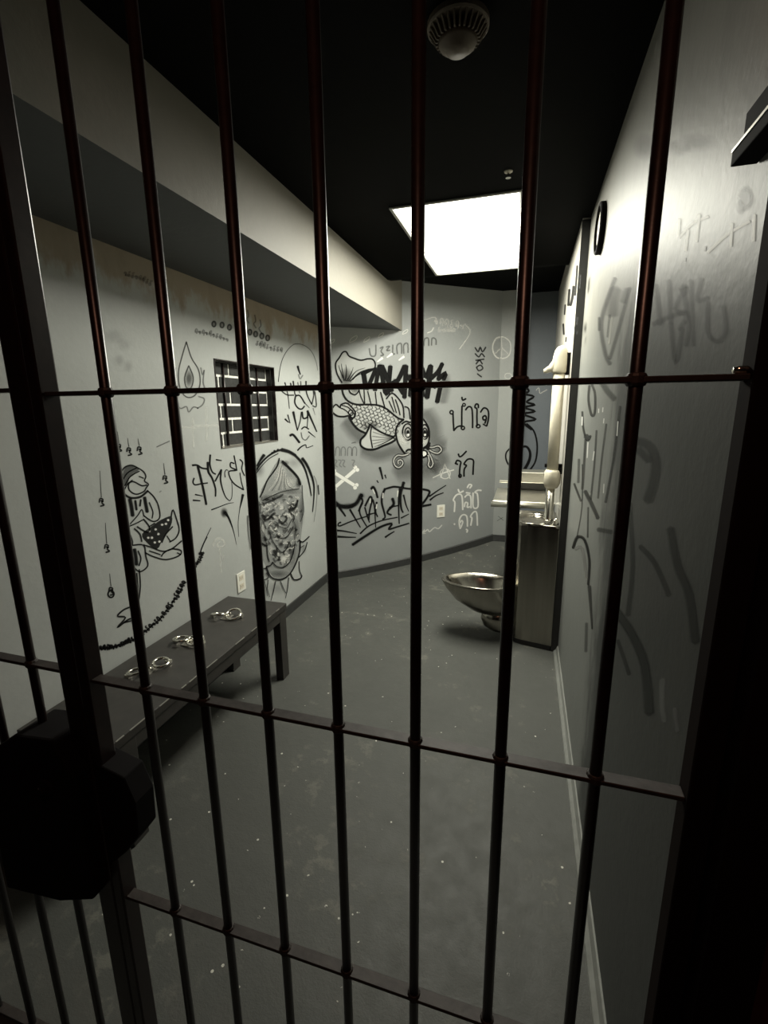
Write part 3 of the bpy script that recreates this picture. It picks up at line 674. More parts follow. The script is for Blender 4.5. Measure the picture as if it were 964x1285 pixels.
# ---- thick tag below the fish
G2 = (410, 590, .1556)
g = Graf('D', 'sprayed_tag', 'black sprayed tag reading THAILAND with sweeping underlines', G2)
for w_, t1, p in ((26, .8, [(65, 262), (110, 290), (180, 296), (240, 266), (270, 216), (285, 198)]), (14, .7, [(100, 300), (130, 340), (152, 372)]), (13, .5, [(188, 318), (230, 390), (272, 462)]), (13, .6, [(270, 215), (290, 250), (265, 320), (280, 380), (322, 452)]), (12, .6, [(288, 262), (255, 330)]),
             (10, .7, [(308, 300), (330, 380), (346, 422)]), (12, .8, [(310, 290), (350, 215), (365, 240), (346, 330), (340, 402)]), (12, .5, [(372, 238), (386, 300), (395, 462)]), (17, .7, [(360, 152), (376, 136), (396, 170), (411, 222)]), (12, .7, [(404, 258), (394, 330), (411, 376)]), (10, .7, [(330, 360), (390, 345)]),
             (15, .6, [(472, 148), (450, 200), (444, 260), (464, 340), (471, 380), (450, 396)]), (12, 1, [(480, 150), (540, 134), (600, 140), (662, 150), (745, 150)]), (18, .6, [(530, 228), (541, 270), (520, 300), (500, 320), (490, 346), (522, 362)]), (14, .5, [(590, 150), (580, 250), (585, 432)]), (18, .5, [(622, 98), (595, 200), (600, 300), (616, 342)]), (8, 1, [(505, 300), (582, 284)]), (11, .5, [(620, 200), (640, 280), (662, 332)]),
             (13, 1, [(745, 150), (820, 164), (826, 190), (790, 250), (742, 298)]), (15, .8, [(700, 312), (745, 296), (842, 277)]), (9, .8, [(115, 420), (95, 430), (104, 450), (200, 412), (330, 370)]), (10, .7, [(270, 512), (340, 450), (450, 405), (572, 380)]), (17, .5, [(208, 602), (300, 540), (430, 460), (526, 430), (500, 476), (560, 460), (665, 428)]),
             (13, .4, [(48, 484), (130, 490), (242, 511)]), (13, .4, [(88, 535), (160, 540), (236, 541)]), (12, .5, [(472, 541), (510, 515), (546, 494)]), (9, .6, [(600, 386), (662, 354)]), (10, .5, [(828, 212), (900, 162), (962, 122)]), (11, .5, [(833, 241), (880, 206), (942, 182)]), (15, .6, [(428, -22), (440, 20), (452, 72)]), (9, .6, [(470, 38), (479, 66)]), (8, .6, [(406, 84), (417, 102)])):
    g.line(p, w_, soft=.6, t1=t1)
for p in ([(372, 155), (388, 190)], [(575, 165), (570, 215)], [(455, 185), (452, 225)], [(405, 275), (400, 310)], [(352, 230), (350, 265)]): g.line(p, 7, WH, .8)
g.blob((70, 275), 30, 22, BK, .6).blob((280, 205), 34, 30, BK, .55).blob((180, 285), 70, 26, BK, .5)
g.done()

# ---- white crossbones and faint writing
g = Graf('D', 'crossbones', 'small white painted crossbones below the fish', F_)
for a_, b_ in (((115, 1030), (262, 902)), ((112, 925), (258, 1018))):
    g.line([a_, ((a_[0]+b_[0])/2, (a_[1]+b_[1])/2), b_], 20, WH, .95, soft=.2)
    d = V3((b_[0]-a_[0], b_[1]-a_[1])).normalized(); nn = V3((-d.y, d.x))
    for e_, sg in ((a_, -1), (b_, 1)):
        for q in (-1, 1): c = V3(e_)+d*sg*8+nn*q*11; g.blob((c.x, c.y), 17, 17, WH, .95, .7)
g.done()
g = Graf('D', 'faint_lettering', 'faint grey lettering above the crossbones', F_)
for x in (120, 160, 205, 240): g.line([(x, 805), (x+2, 755), (x+18, 742), (x+30, 760), (x+28, 805)], 6, DG, .38)
for x in (110, 140, 165, 235): g.line([(x, 835), (x+20, 840), (x+8, 870), (x+24, 885)], 6, DG, .35)
g.line([(235, 715), (262, 708)], 6, DG, .4); g.done()
g = Graf('D', 'circled_star', 'thin white scratched letter A in a circle', F_)
g.line([(812, 962), (880, 930), (962, 905)], 7, WH, .75).oval((900, 932), 36, 36, 6, col=WH, a=.7).line([(897, 862), (885, 910), (868, 960)], 6, WH, .7).line([(897, 862), (915, 910), (935, 968)], 6, WH, .7).done()

# ---- Thai handwriting
H_ = (540, 480, .15576)
g = Graf('D', 'handwritten_word', 'large black handwritten Thai word beside the fish head', H_)
g.lines([[(183, 250), (186, 320), (190, 388)], [(190, 388), (212, 362), (232, 352), (250, 350)], [(256, 188), (254, 270), (254, 362)], [(255, 118), (262, 142), (288, 130)], [(284, 222), (308, 195), (334, 208), (341, 280), (341, 366)],
         [(388, 205), (386, 178), (368, 175), (360, 200), (376, 215), (376, 280), (378, 350)], [(405, 240), (430, 206), (458, 214), (470, 245), (468, 300), (455, 350)], [(446, 300), (428, 300), (424, 278), (444, 268), (452, 290), (440, 330)]], 11, soft=.3)
g.oval((172, 240), 13, 14, 9).oval((272, 180), 11, 11, 8).oval((263, 366), 13, 13, 9).oval((386, 352), 15, 13, 9).line([(425, 335), (455, 352)], 9)
g.done()
g = Graf('D', 'handwritten_word', 'small black handwritten Thai word below the larger one', H_)
g.lines([[(226, 575), (236, 597), (256, 590), (292, 553)], [(204, 655), (216, 628), (246, 640), (241, 672), (236, 720), (238, 765)], [(272, 757), (274, 700), (292, 668), (272, 657), (304, 618), (346, 625), (347, 680), (344, 742)], [(200, 650), (222, 660)]], 11, soft=.3)
g.oval((240, 752), 11, 13, 8).done()
g = Graf('D', 'handwritten_word', 'white chalky Thai words in two lines by the outlet', H_)
g.lines([[(298, 848), (314, 822), (334, 828), (318, 852)], [(194, 1042), (198, 965), (186, 945), (214, 904), (254, 912), (262, 1026)], [(225, 860), (238, 886), (268, 874)], [(275, 1002), (282, 968), (302, 972), (298, 1004), (322, 1000)], [(278, 925), (300, 905), (326, 920), (328, 1012)], [(288, 888), (322, 892)],
         [(345, 888), (346, 1002), (384, 1000), (380, 900), (360, 885), (384, 868), (412, 870)], [(240, 1178), (234, 1110), (258, 1068), (294, 1078), (300, 1160)], [(240, 1178), (262, 1128), (252, 1112), (240, 1130)], [(288, 1182), (300, 1190), (294, 1208)], [(326, 1152), (336, 1092), (324, 1080), (350, 1044), (374, 1050), (380, 1152)]], 11, col=WH, a=.85, soft=.5)
g.blob((195, 1140), 15, 14, WH, .6).done()
g = Graf('D', 'white_squiggle', 'thin white arrow squiggle above the baseboard', G2)
g.line([(765, 512), (800, 490), (815, 478), (830, 496), (870, 463), (900, 472), (930, 442)], 8, WH, .7).line([(765, 512), (790, 480)], 7, WH, .7).line([(765, 512), (800, 510)], 7, WH, .6).done()
S_ = (400, 380, .2697)
g = Graf('D', 'leaf_marks', 'row of small white leaf shapes high on the slanted wall', S_)
for x, y, r_ in ((62, 180, 14), (162, 168, 20), (224, 170, 16), (290, 150, 14), (403, 135, 14)):
    g.line([(x-r_, y+r_*.9), (x-r_*.5, y-r_*.1), (x+r_*.8, y-r_*.8), (x+r_*.5, y+r_*.2), (x-r_, y+r_*.9)], 4, WH, .6)
for x, y in ((285, 265), (330, 245), (385, 258)): g.line([(x-12, y+9), (x+12, y-8)], 10, WH, .8, t0=.5)
g.line([(372, 128), (380, 134)], 5, WH, .6).line([(48, 200), (52, 230)], 5, WH, .4)
g.done()
g = Graf('D', 'faint_lettering', 'faint dark Thai lettering above the block letters', S_)
g.lines([[(236, 212), (242, 245), (264, 244), (266, 196)], [(285, 212), (300, 205), (290, 226), (302, 242), (288, 246)], [(314, 206), (330, 202), (316, 222), (332, 220)], [(345, 196), (345, 238), (354, 236)], [(366, 238), (364, 200), (384, 190), (386, 236)], [(396, 236), (396, 196), (414, 190), (416, 232)], [(490, 200), (492, 170), (510, 165), (512, 200)], [(525, 198), (528, 165), (545, 170), (546, 195)]], 5, col=DG, a=.5)
g.done()
g = Graf('D', 'white_squiggle', 'loose white scribble near the ceiling of the slanted wall', S_)
g.line([(480, 85), (540, 67), (548, 95)], 4, WH, .5).line([(505, 140), (525, 132), (535, 115)], 5, WH, .6)
mirror_scribble(g, [(545, 85), (600, 95), (680, 110)], 40, 4, 7, 3, col=WH, a=.45); mirror_scribble(g, [(560, 125), (640, 130)], 22, 4, 7, 5, col=WH, a=.4)
g.line([(680, 100), (705, 140), (655, 215)], 4, WH, .45).done()
g = Graf('D', 'vertical_tag', 'small black vertical tag near the pilaster', S_)
g.lines([[(728, 208), (742, 228), (752, 206), (762, 228), (778, 206)], [(728, 236), (745, 252), (758, 236), (772, 252)], [(730, 268), (770, 262)], [(732, 285), (748, 268), (762, 285)], [(734, 300), (752, 290), (764, 305), (745, 316), (734, 300)], [(738, 330), (758, 345)]], 5, a=.75).done()
B_ = (600, 340, .16598)
g = Graf('P', 'peace_sign', 'white peace sign drawn on the pilaster', B_)
g.line([(165, 500), (200, 502), (240, 535), (248, 590), (232, 640), (190, 662), (168, 655)], 10, WH, .6).line([(178, 500), (180, 580), (178, 660)], 8, WH, .5).line([(180, 580), (230, 630)], 8, WH, .5).oval((228, 795), 26, 22, 8, col=WH, a=.5).done()
g = Graf('D', 'peace_sign', 'left half of the white peace sign', B_)
g.line([(165, 500), (135, 512), (112, 560), (114, 610), (135, 648), (160, 660)], 10, WH, .6).line([(165, 590), (130, 625)], 8, WH, .5).done()
C_ = (600, 520, .14523)
g = Graf('B', 'curled_tag', 'black curled tag with a looping tail on the rear wall', C_)
g.line([(420, 80), (480, 140), (508, 230), (510, 330), (490, 420), (440, 490)], 13).line([(370, 282), (420, 280), (450, 330), (442, 400), (400, 480)], 26, soft=.3, t0=.6).line([(340, 300), (370, 282)], 16)
g.T = B_
g.line([(350, 868), (385, 908), (352, 930), (422, 950), (368, 990), (430, 1012), (350, 1032), (432, 1062), (342, 1082), (438, 1122), (350, 1140), (360, 1165), (405, 1200)], 14).done()
g = Graf('P', 'curled_tag', 'black loop of the curled tag on the pilaster', C_)
g.line([(330, 275), (290, 285), (245, 330), (242, 385), (265, 435), (300, 450)], 12).line([(165, 920), (215, 890)], 5, DG, .5).line([(175, 880), (220, 915)], 5, DG, .5).done()
g = Graf('B', 'white_squiggle', 'tiny white squiggle on the rear wall', B_)
g.line([(440, 902), (460, 884), (468, 925), (490, 915), (522, 898)], 7, WH, .5).done()

# ---- left wall: face in an arch
V_ = (300, 555, .15576)
g = Graf('L', 'demon_face_drawing', 'shaded drawing of a crowned grinning face in a pointed arch', V_)
g.fill([(165, 440), (220, 310), (320, 140), (400, 200), (490, 340), (515, 560), (485, 860), (420, 1040), (310, 1105), (215, 1000), (155, 800)], (.17, .175, .17), .38)
for c, rx, ry, a_ in (((225, 600), 60, 40, .5), ((430, 515), 60, 36, .6), ((225, 460), 60, 40, .6), ((310, 440), 80, 26, .5), ((420, 400), 90, 22, .3), ((250, 728), 26, 26, .7), ((325, 762), 22, 24, .85), ((338, 820), 28, 34, .85), ((300, 890), 45, 35, .6), ((420, 880), 45, 110, .45), ((505, 560), 26, 140, .45), ((370, 170), 36, 30, .8), ((480, 330), 30, 40, .75), ((165, 225), 50, 70, .4), ((320, 1060), 90, 30, .4), ((455, 700), 35, 90, .45), ((185, 780), 40, 70, .4), ((520, 860), 30, 50, .35), ((440, 165), 70, 60, .25), ((200, 1060), 40, 40, .3), ((300, 1180), 110, 60, .25)):
    g.blob(c, rx, ry, BK, a_*.85, .15)
for c, rx, ry, a_ in (((345, 530), 26, 44, .5), ((288, 600), 22, 36, .4), ((360, 940), 52, 52, .65), ((330, 250), 60, 90, .3), ((410, 320), 60, 50, .3), ((190, 690), 26, 50, .3), ((210, 520), 40, 26, .25), ((470, 450), 30, 30, .3)):
    g.blob(c, rx, ry, WH, a_, .2)
rd = random.Random(5)
for i in range(190):                                                   # mottled airbrush texture over the face
    x, y = rd.uniform(175, 485), rd.uniform(440, 1000)
    if not inside((x, y), [(175, 450), (485, 380), (505, 600), (470, 850), (380, 1000), (270, 960), (190, 780)]): continue
    an = rd.uniform(0, 6.28); L_ = rd.uniform(18, 42); cv = rd.uniform(-.9, .9)
    g.line([(x, y), (x+L_*.5*math.cos(an), y+L_*.5*math.sin(an)), (x+L_*math.cos(an+cv), y+L_*math.sin(an+cv))], rd.uniform(5, 12), BK if rd.random() < .62 else WH, rd.uniform(.25, .55), soft=.8)
for w_, t1, a_, p in ((13, 1, 1, [(122, 252), (160, 185), (220, 120), (280, 80), (332, 60)]), (24, .7, 1, [(338, 58), (400, 75), (452, 105)]), (15, .4, 1, [(450, 105), (500, 160), (535, 230), (562, 330), (580, 430)]), (6, 1, .9, [(124, 270), (170, 200), (240, 130), (312, 90)]), (20, .25, 1, [(505, 128), (540, 175), (575, 250), (600, 340), (600, 450), (590, 560)]), (6, .5, .5, [(600, 270), (625, 340), (620, 500), (600, 640)]), (24, .4, 1, [(198, 102), (170, 140), (140, 190)]), (7, .6, .8, [(66, 590), (72, 720), (90, 860)]), (7, 1, .9, [(635, 345), (640, 420)]),
                     (9, 1, 1, [(320, 128), (305, 190), (260, 255), (222, 310), (190, 390), (165, 442)]), (15, .8, 1, [(345, 152), (390, 195), (440, 245), (475, 290), (492, 342)]), (5, 1, .8, [(190, 465), (260, 432), (330, 402), (400, 385), (482, 374)]), (12, .6, .6, [(205, 492), (290, 455), (350, 425)]), (6, .6, .8, [(505, 345), (510, 450), (517, 560), (490, 640)]), (6, 1, .7, [(150, 470), (170, 520), (160, 600), (190, 640), (215, 700)]),
                     (26, .5, .75, [(400, 538), (430, 540), (455, 510), (470, 465)]), (20, .6, .7, [(182, 585), (215, 620), (245, 606), (272, 575), (290, 570)]), (13, 1, .7, [(318, 618), (335, 652), (365, 640), (382, 610), (370, 594)]), (5, 1, .7, [(328, 602), (350, 590), (376, 600)]), (11, .7, .75, [(400, 553), (420, 575), (440, 602), (430, 642)]), (5, 1, .8, [(235, 692), (248, 660), (280, 654), (292, 680), (270, 702)]), (5, 1, .7, [(238, 640), (290, 640), (312, 660)]), (6, 1, .65, [(290, 662), (330, 680), (380, 690), (406, 650), (422, 618)]), (9, .8, .75, [(298, 738), (330, 772), (380, 762), (410, 722), (432, 678)]), (7, 1, .75, [(248, 742), (265, 790), (290, 830), (320, 872), (345, 886), (376, 860), (402, 800)]), (16, .6, .6, [(278, 868), (300, 915), (330, 925)]), (5, 1, .6, [(440, 640), (455, 700), (445, 760), (450, 820)]), (5, 1, .6, [(180, 640), (175, 700), (205, 760), (215, 820)]), (5, 1, .7, [(350, 700), (365, 730), (385, 700), (395, 725), (410, 690)]),
                     (9, 1, 1, [(215, 1005), (250, 1080), (310, 1106), (370, 1090), (420, 1040), (460, 960), (485, 880), (490, 800)]), (7, 1, .95, [(265, 965), (300, 1000), (350, 1006), (400, 970), (430, 900), (446, 820)]), (8, 1, .95, [(265, 965), (250, 990), (212, 1002)]), (10, 1, 1, [(155, 798), (200, 826), (224, 830)]), (7, 1, .9, [(220, 830), (226, 910), (240, 960)]), (8, 1, .9, [(172, 1018), (212, 1015)]), (7, 1, .9, [(185, 1112), (232, 1090), (215, 1050)]),
                     (8, 1, 1, [(480, 785), (510, 802), (562, 758)]), (7, 1, 1, [(545, 805), (525, 870), (478, 926)]), (5, 1, .7, [(490, 850), (520, 830)]), (8, 1, 1, [(413, 1058), (440, 1106), (490, 1096), (502, 1074)]), (6, 1, .9, [(480, 958), (484, 1030), (502, 1074)]), (7, .6, .85, [(230, 1108), (224, 1180), (242, 1245)]), (7, .6, .85, [(290, 1118), (270, 1210), (252, 1275)]), (7, .6, .85, [(330, 1118), (350, 1170), (372, 1215)]), (7, .6, .85, [(396, 1090), (386, 1180), (370, 1255)]), (6, .6, .8, [(200, 1120), (215, 1180), (225, 1240)])):
    g.line(p, w_*.85, BK, a_, t1=t1)
for i in range(9): g.line([(330+i*6, 175+i*14), (300-i*2+i*14, 300+i*6), (230+i*28, 395-i*3)], 4, DG if i % 2 else WH, .4)
for p in ((280, 70), (308, 60), (262, 86)): g.blob(p, 11, 11, BK, .95, .6)
g.done()

# ---- left wall: tags
Q_ = (230, 550, .11669)
g = Graf('L', 'marker_tag', 'large black marker tag with drips left of the arch', Q_)
for w_, t1, p in ((16, .8, [(98, 290), (150, 290), (200, 320), (268, 330)]), (20, .9, [(155, 300), (190, 440), (220, 570), (247, 712)]), (13, .8, [(116, 428), (104, 470), (125, 500), (190, 490), (262, 480)]), (11, .6, [(128, 604), (208, 621)]), (13, .7, [(104, 666), (182, 672)]), (15, .8, [(290, 178), (285, 280), (310, 360), (348, 386)]), (20, .6, [(262, 258), (270, 360), (310, 430), (345, 540), (346, 625)]), (13, 1, [(342, 462), (380, 390), (408, 338)]), (16, .4, [(408, 338), (400, 440), (420, 540), (455, 630), (498, 673)]), (6, .8, [(498, 673), (520, 640), (526, 560), (520, 470)]), (12, .7, [(352, 230), (412, 240)]),
             (8, .8, [(450, 420), (445, 370), (460, 340), (482, 346)]), (11, .9, [(545, 186), (560, 260), (577, 348)]), (11, 1, [(548, 272), (510, 262), (510, 310), (572, 342), (500, 352), (488, 375), (510, 440), (560, 500), (648, 554)]), (10, .7, [(648, 554), (625, 470), (608, 370)]), (11, .9, [(608, 228), (637, 260), (628, 330), (658, 402)]), (10, .4, [(302, 769), (380, 740), (480, 702), (542, 692)]), (22, .4, [(448, 795), (490, 860), (527, 955)]), (8, .3, [(527, 955), (550, 1040), (572, 1145)]), (22, .3, [(641, 606), (625, 680), (607, 755)]), (6, .5, [(607, 755), (590, 900), (595, 1060)]), (5, 1.6, [(297, 962), (240, 1080), (192, 1195)])):
    g.line(p, w_, t1=t1, soft=.4)
g.blob((440, 800), 45, 62, BK, .85, .25).blob((182, 1240), 28, 22, BK, .95, .5).done()
g = Graf('L', 'white_doodle', 'faint white doodle of a face above the bench outlet', Q_)
g.line([(320, 1160), (336, 1105), (385, 1075), (436, 1108), (432, 1158), (372, 1166), (366, 1130), (392, 1118)], 11, WH, .5).line([(400, 1165), (388, 1230), (408, 1290), (398, 1370), (410, 1450)], 10, WH, .35).line([(440, 1240), (425, 1330)], 8, WH, .3).done()
J_ = (330, 420, .12448)
g = Graf('L', 'marker_tag', 'thin black scrawled tags in rows right of the window', J_)
for w_, t1, a_, p in ((17, .5, 1, [(350, 318), (362, 360), (377, 402)]), (9, 1, .5, [(358, 400), (374, 445), (402, 408)]), (9, .6, .9, [(220, 482), (250, 600), (266, 745)]), (9, 1, .9, [(188, 568), (240, 606), (312, 610)]), (10, 1, .9, [(278, 488), (292, 562)]), (11, .8, .9, [(304, 468), (322, 602)]), (11, 1, 1, [(332, 604), (320, 680), (350, 736), (390, 750), (418, 720)]), (11, 1, 1, [(332, 618), (372, 615), (422, 692)]), (8, .6, .8, [(420, 688), (468, 738)]), (11, .8, .9, [(434, 468), (440, 590), (492, 704)]), (9, 1, .8, [(492, 704), (512, 610), (504, 556)]), (9, 1, .8, [(520, 568), (532, 640), (536, 724), (498, 715)]), (8, .5, .5, [(505, 740), (525, 810)]), (8, 1, .7, [(380, 470), (385, 560)]), (7, 1, .7, [(350, 480), (370, 590)]),
                     (10, .7, .9, [(250, 808), (272, 892)]), (13, .7, .95, [(222, 850), (258, 884)]), (18, .4, 1, [(305, 778), (325, 870), (346, 965)]), (9, 1, .8, [(346, 965), (375, 870), (386, 778)]), (12, 1, 1, [(395, 778), (406, 842), (446, 830), (450, 770)]), (18, .5, 1, [(448, 768), (490, 860), (542, 978)]), (9, .7, .9, [(452, 828), (445, 935)]), (10, 1, .9, [(388, 952), (420, 930), (462, 952)]), (8, 1, .6, [(384, 985), (395, 1040), (430, 1062), (468, 1018)]), (10, .5, .9, [(458, 978), (527, 1034)]), (18, .9, 1, [(272, 1018), (305, 1010), (368, 1088)]), (11, .5, 1, [(348, 1167), (385, 1130), (430, 1110), (440, 1140), (505, 1118)])):
    g.line(p, w_, BK, a_, t1=t1)
g.done()
g = Graf('L', 'arch_outline', 'thin black hand-drawn arch right of the window', J_)
g.line([(155, 475), (170, 350), (195, 250), (240, 165), (300, 105), (350, 92), (420, 110), (490, 170), (535, 270), (552, 360)], 9, BK, .95, t0=.6, t1=.6, a1=.45).done()
T_ = (130, 320, .30083)
g = Graf('L', 'flame_drawing', 'faint grey flame-shaped drop drawing left of the window', T_)
g.line([(345, 362), (325, 430), (312, 490), (318, 555), (345, 592), (380, 586), (402, 540), (396, 480), (366, 428), (345, 362)], 4, DG, .75).line([(355, 462), (338, 510), (345, 552), (366, 552), (374, 510), (355, 462)], 4, DG, .7).blob((356, 515), 20, 42, DG, .65)
g.lines([[(405, 470), (412, 500), (420, 480), (415, 530), (425, 560)], [(395, 590), (420, 600), (412, 625), (390, 640)], [(300, 610), (320, 640), (345, 632), (355, 655), (375, 634), (395, 640)], [(300, 470), (292, 520), (300, 560)]], 4, col=DG, a=.5); g.done()
g = Graf('L', 'rune_marks', 'small faint dark script and smudges under the soffit', T_)
for x, y in ((460, 288), (494, 292), (525, 302), (610, 322), (634, 330), (660, 338), (684, 346)): g.oval((x, y), 8, 11, 5, col=DG, a=.6).blob((x, y), 10, 14, DG, .5)
for x, y in ((600, 255), (630, 275), (652, 295)): g.line([(x, y-25), (x+4, y), (x-4, y+12), (x+6, y+30)], 4, DG, .5)
mirror_scribble(g, [(385, 318), (450, 330), (515, 352)], 24, 4, 8, 11, col=DG, a=.4); mirror_scribble(g, [(640, 368), (690, 385), (742, 396)], 24, 4, 8, 12, col=DG, a=.45); mirror_scribble(g, [(90, 75), (150, 95), (200, 120)], 26, 5, 9, 13, col=DG, a=.3)
for c, rx, ry, a_ in (((65, 440), 26, 30, .16), ((102, 465), 22, 32, .16), ((85, 375), 40, 30, .12), ((40, 340), 50, 34, .12)): g.blob(c, rx, ry, DG, a_)
g.done()
W_ = (230, 420, .18672)
g = Graf('L', 'chalk_lines', 'pale scraped lines below the window', W_)
g.line([(-10, 625), (100, 615), (240, 606)], 12, WH, .3).line([(65, 560), (70, 760)], 12, WH, .22).line([(155, 480), (158, 720)], 12, WH, .2).done()

# ---- left wall: kneeling figure and runes
K_ = (110, 530, .23364)
g = Graf('L', 'kneeling_figure_drawing', 'black line drawing of a kneeling masked figure with folded hands', K_)
g.fill([(292, 600), (340, 560), (400, 520), (452, 505), (445, 560), (405, 620), (372, 682), (312, 640)], BK, .82)
g.fill([(185, 300), (200, 245), (235, 230), (275, 250), (250, 280), (225, 300), (215, 330), (195, 340)], BK, .55)
for p in ((330, 585), (365, 575), (400, 550), (345, 620), (380, 600), (420, 545), (360, 645), (385, 640), (325, 620), (432, 525)): g.blob(p, 9, 8, WH, .8, .4)
for w_, p in ((6, [(180, 268), (200, 240), (235, 230), (270, 245), (300, 265), (312, 290), (305, 315), (326, 332), (315, 350), (300, 372), (260, 386), (225, 366), (220, 332), (245, 318), (290, 340), (318, 336)]), (5, [(188, 310), (215, 270), (262, 245)]), (5, [(198, 342), (228, 292), (278, 262)]), (5, [(195, 365), (215, 330), (240, 310)]), (9, [(188, 380), (230, 405), (282, 400), (322, 368)]), (5, [(275, 290), (300, 300)]), (6, [(195, 410), (206, 470), (216, 545)]), (6, [(320, 366), (355, 400), (380, 450), (386, 512), (350, 532), (300, 500)]), (16, [(226, 412), (235, 455), (242, 502)]), (10, [(255, 420), (262, 470)]), (14, [(305, 402), (312, 440), (320, 482)]), (8, [(285, 415), (280, 450)]), (5, [(228, 545), (268, 500), (290, 468), (302, 502)]), (5, [(214, 562), (260, 542), (302, 520)]), (5, [(330, 430), (350, 480), (345, 515)]),
             (6, [(448, 505), (458, 470), (480, 530), (491, 580), (472, 622), (440, 642)]), (6, [(398, 645), (420, 600), (456, 560)]), (5, [(425, 610), (445, 640)]), (6, [(300, 658), (340, 670), (400, 692), (450, 680), (505, 636)]), (6, [(310, 700), (350, 720), (420, 737), (490, 716), (500, 688), (450, 680), (410, 700), (395, 720)]), (5, [(480, 700), (500, 710)]), (5, [(330, 690), (390, 710)]), (6, [(240, 660), (300, 660), (312, 720), (322, 770), (282, 802), (250, 782)]), (15, [(250, 680), (258, 720), (262, 765)]), (6, [(270, 690), (285, 730), (275, 770)]), (7, [(246, 800), (252, 870), (242, 960)]), (6, [(276, 790), (282, 880), (270, 985)]), (7, [(262, 810), (268, 900), (262, 970)]), (7, [(232, 990), (190, 1008), (160, 1040), (202, 1048), (158, 1102), (215, 1060), (255, 1048)]), (6, [(195, 1075), (235, 1065)]), (6, [(220, 585), (240, 640), (235, 665)]), (6, [(250, 570), (280, 600), (290, 640)]), (6, [(265, 560), (320, 590), (330, 560), (300, 520)]), (5, [(330, 560), (360, 540)])):
    g.line(p, w_*.95, a=.92)
g.done()
g = Graf('L', 'rune_marks', 'small black hanging rune marks around the kneeling figure', K_)
for x, y0, y1 in ((66, 260, 402), (95, 540, 650), (118, 812, 880), (160, 50, 110), (214, 85, 130), (270, 88, 125), (408, 220, 280)):
    g.line([(x, y0), (x+3, (y0+y1)/2), (x+7, y1)], 4, BK, .75, t0=.5); c = x+8; y = y1+8
    g.lines([[(c-12, y+20), (c-8, y), (c+8, y+4), (c+2, y+22), (c+14, y+34), (c-6, y+40)], [(c-4, y+10), (c+10, y+16)]], 6, a=.9)
g.oval((125, 922), 16, 18, 6).line([(370, 132), (440, 100)], 4, DG, .6).line([(385, 375), (395, 368)], 4, DG, .4).done()
g = Graf('L', 'script_line', 'line of black script rising diagonally above the bench', K_)
mirror_scribble(g, [(70, 1212), (150, 1202), (250, 1160), (330, 1100), (400, 1040), (470, 942), (525, 845)], 32, 6, 6, 21, a=.92); mirror_scribble(g, [(70, 1212), (150, 1202), (250, 1160)], 26, 6, 9, 22, a=.8); mirror_scribble(g, [(575, 770), (600, 740), (620, 690)], 22, 5, 9, 23, a=.9)
g.line([(600, 710), (618, 660), (640, 615)], 5).line([(70, 1214), (150, 1205), (250, 1165), (330, 1105), (400, 1045)], 4, BK, .7).done()

# ---- right wall
C1 = (700, 160, .27386)
g = Graf('R', 'painted_over_letters', 'dark letters showing through grey paint near the gate', C1)
g.lines([[(450, 720), (462, 810), (470, 905)], [(512, 700), (516, 800), (520, 900)], [(438, 902), (510, 870), (592, 842)], [(560, 745), (592, 730), (540, 828), (592, 862), (558, 925)], [(612, 700), (616, 850), (622, 1000)], [(662, 690), (640, 790), (692, 780)], [(690, 800), (690, 940), (738, 980), (772, 930), (762, 820)], [(520, 900), (542, 1080), (572, 920)], [(575, 740), (600, 900), (590, 1000)]], 18, col=(.03, .03, .03), a=.42, soft=.8)
g.done()
g = Graf('R', 'white_scratches', 'pale scratches in the cream paint by the gate', C1)
g.lines([[(690, 572), (780, 490), (882, 430)], [(558, 505), (620, 440), (692, 408)], [(600, 470), (588, 565)], [(652, 398), (638, 522)], [(802, 440), (795, 545)], [(905, 400), (900, 520)], [(560, 420), (555, 500)]], 12, col=(.72, .72, .66), a=.75, soft=.7)
g.done()
g = Graf('R', 'wall_stain', 'dark grey blot with small black specks on the cream paint', C1)
g.blob((862, 325), 42, 62, (.05, .05, .05), .75, .5).blob((840, 365), 26, 38, (.05, .05, .05), .65, .4).line([(680, 545), (677, 566)], 7, BK, .9).line([(588, 598), (586, 614)], 6, BK, .7)
g.line([(525, 75), (560, 110), (600, 90)], 30, (.06, .06, .055), .2, soft=.95).blob((400, 90), 60, 70, (.05, .05, .05), .3).blob((640, 70), 110, 50, (.05, .05, .05), .25).done()
g = Graf('R', 'smeared_strokes', 'smeared dark strokes below the round wall disc', C1)
for w_, a_, p in ((16, .5, [(265, 690), (215, 830), (200, 920), (220, 1040), (242, 1085)]), (14, .45, [(332, 735), (300, 850), (270, 960), (240, 1060)]), (40, .4, [(270, 740), (255, 800), (250, 860)]), (22, .35, [(320, 740), (300, 800)]), (10, .4, [(240, 860), (230, 960)]), (10, .4, [(190, 870), (190, 930)])): g.line(p, w_, (.04, .04, .04), a_, soft=.8)
g.line([(250, 870), (235, 990)], 12, (.45, .45, .41), .5).done()
R_ = (690, 460, .35775)
g = Graf('R', 'brush_strokes', 'broad dark brush strokes on the lower right wall', R_)
for w_, a_, p in ((38, .62, [(300, 262), (345, 275), (372, 325), (366, 400), (345, 472)]), (30, .6, [(310, 290), (350, 330)]), (20, .5, [(282, 480), (292, 700), (275, 872)]), (22, .55, [(318, 630), (370, 690), (420, 802)]), (34, .62, [(425, 568), (450, 700), (490, 800), (512, 965)]), (36, .78, [(235, 858), (290, 940), (335, 1050), (350, 1215)]), (16, .5, [(240, 960), (280, 1080)])): g.line(p, w_, (.022, .024, .023), a_, soft=.5, t0=.7, t1=.8)
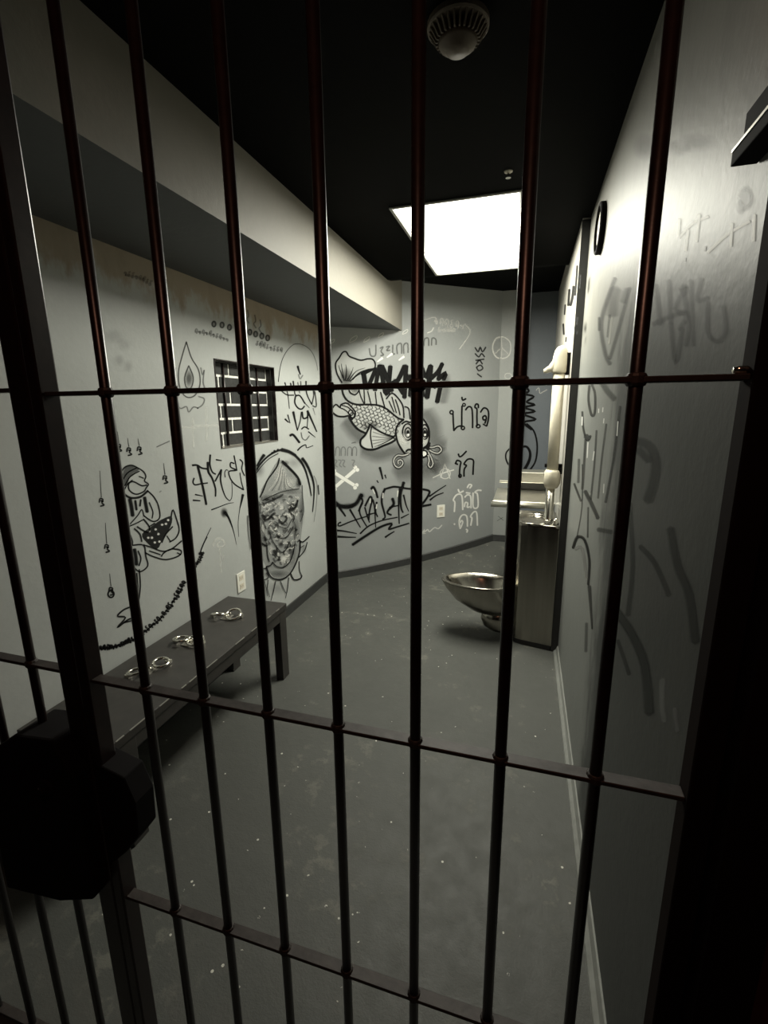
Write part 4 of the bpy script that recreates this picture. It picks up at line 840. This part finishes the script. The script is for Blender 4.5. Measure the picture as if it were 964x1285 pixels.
g.line([(398, 1098), (395, 1180), (404, 1245)], 16, (.22, .23, .22), .45, soft=.8).line([(440, 1200), (450, 1280)], 12, (.2, .2, .2), .4, soft=.8)
g.done()
C2 = (700, 470, .1634)
g = Graf('R', 'dripping_tag', 'glossy black dripping tag with painted-in white glints on the right wall beside the basin', C2)
for w_, a_, p in ((16, .85, [(245, 85), (238, 200), (262, 312), (286, 290), (288, 150), (264, 78)]), (14, .9, [(190, 285), (196, 400), (215, 480), (235, 505), (255, 470)]), (34, .85, [(215, 470), (240, 495)]), (18, .6, [(215, 500), (200, 760), (190, 880)]), (14, .55, [(300, 430), (282, 700), (255, 962)]), (14, .5, [(375, 380), (340, 650), (312, 950)]), (18, .6, [(482, 245), (432, 640), (370, 982)]), (14, .85, [(128, 838), (180, 972)]), (26, .75, [(212, 895), (260, 990), (312, 1105)]), (8, .7, [(148, 1255), (188, 1010), (190, 690)]), (40, .45, [(340, 60), (385, 130), (440, 190)]), (12, .6, [(236, 1020), (232, 1250)]), (30, .55, [(310, 1190), (420, 1210)]), (18, .45, [(165, 650), (160, 830)])): g.line(p, w_, (.02, .021, .02), a_, soft=.5)
for p in ([(318, 262), (316, 294)], [(350, 253), (347, 288)], [(358, 338), (354, 374)], [(190, 325), (188, 390)], [(282, 590), (272, 660)], [(358, 840), (354, 910)], [(235, 520), (228, 640)], [(466, 360), (458, 470)]): g.line(p, 8, WH, .8)  # white glints of the glossy wall, painted in as short strokes
g.T = R_
g.line([(83, 636), (98, 598), (124, 610), (140, 680), (136, 765)], 15, BK, .95, t0=.6, t1=.5).line([(140, 770), (150, 920)], 12, BK, .6, t1=.5).line([(130, 900), (128, 1000)], 10, BK, .35).line([(90, 640), (115, 640), (130, 740)], 10, (.2, .2, .19), .6)
g.done()
g = Graf('F', 'vertical_drips', 'thin dark drips and vertical lettering on the cream rear wall', B_)
for w_, p in ((14, [(752, -40), (745, 60), (735, 185)]), (18, [(724, 115), (715, 200), (700, 262)]), (16, [(692, 140), (684, 262)]), (10, [(660, 255), (655, 330)]), (14, [(752, 350), (748, 405)]), (9, [(752, 455), (748, 480)]), (10, [(776, 30), (770, 130)]), (8, [(668, 500), (664, 535)]), (12, [(645, 400), (650, 480)])): g.line(p, w_, BK, .85, soft=.4)
g.done()
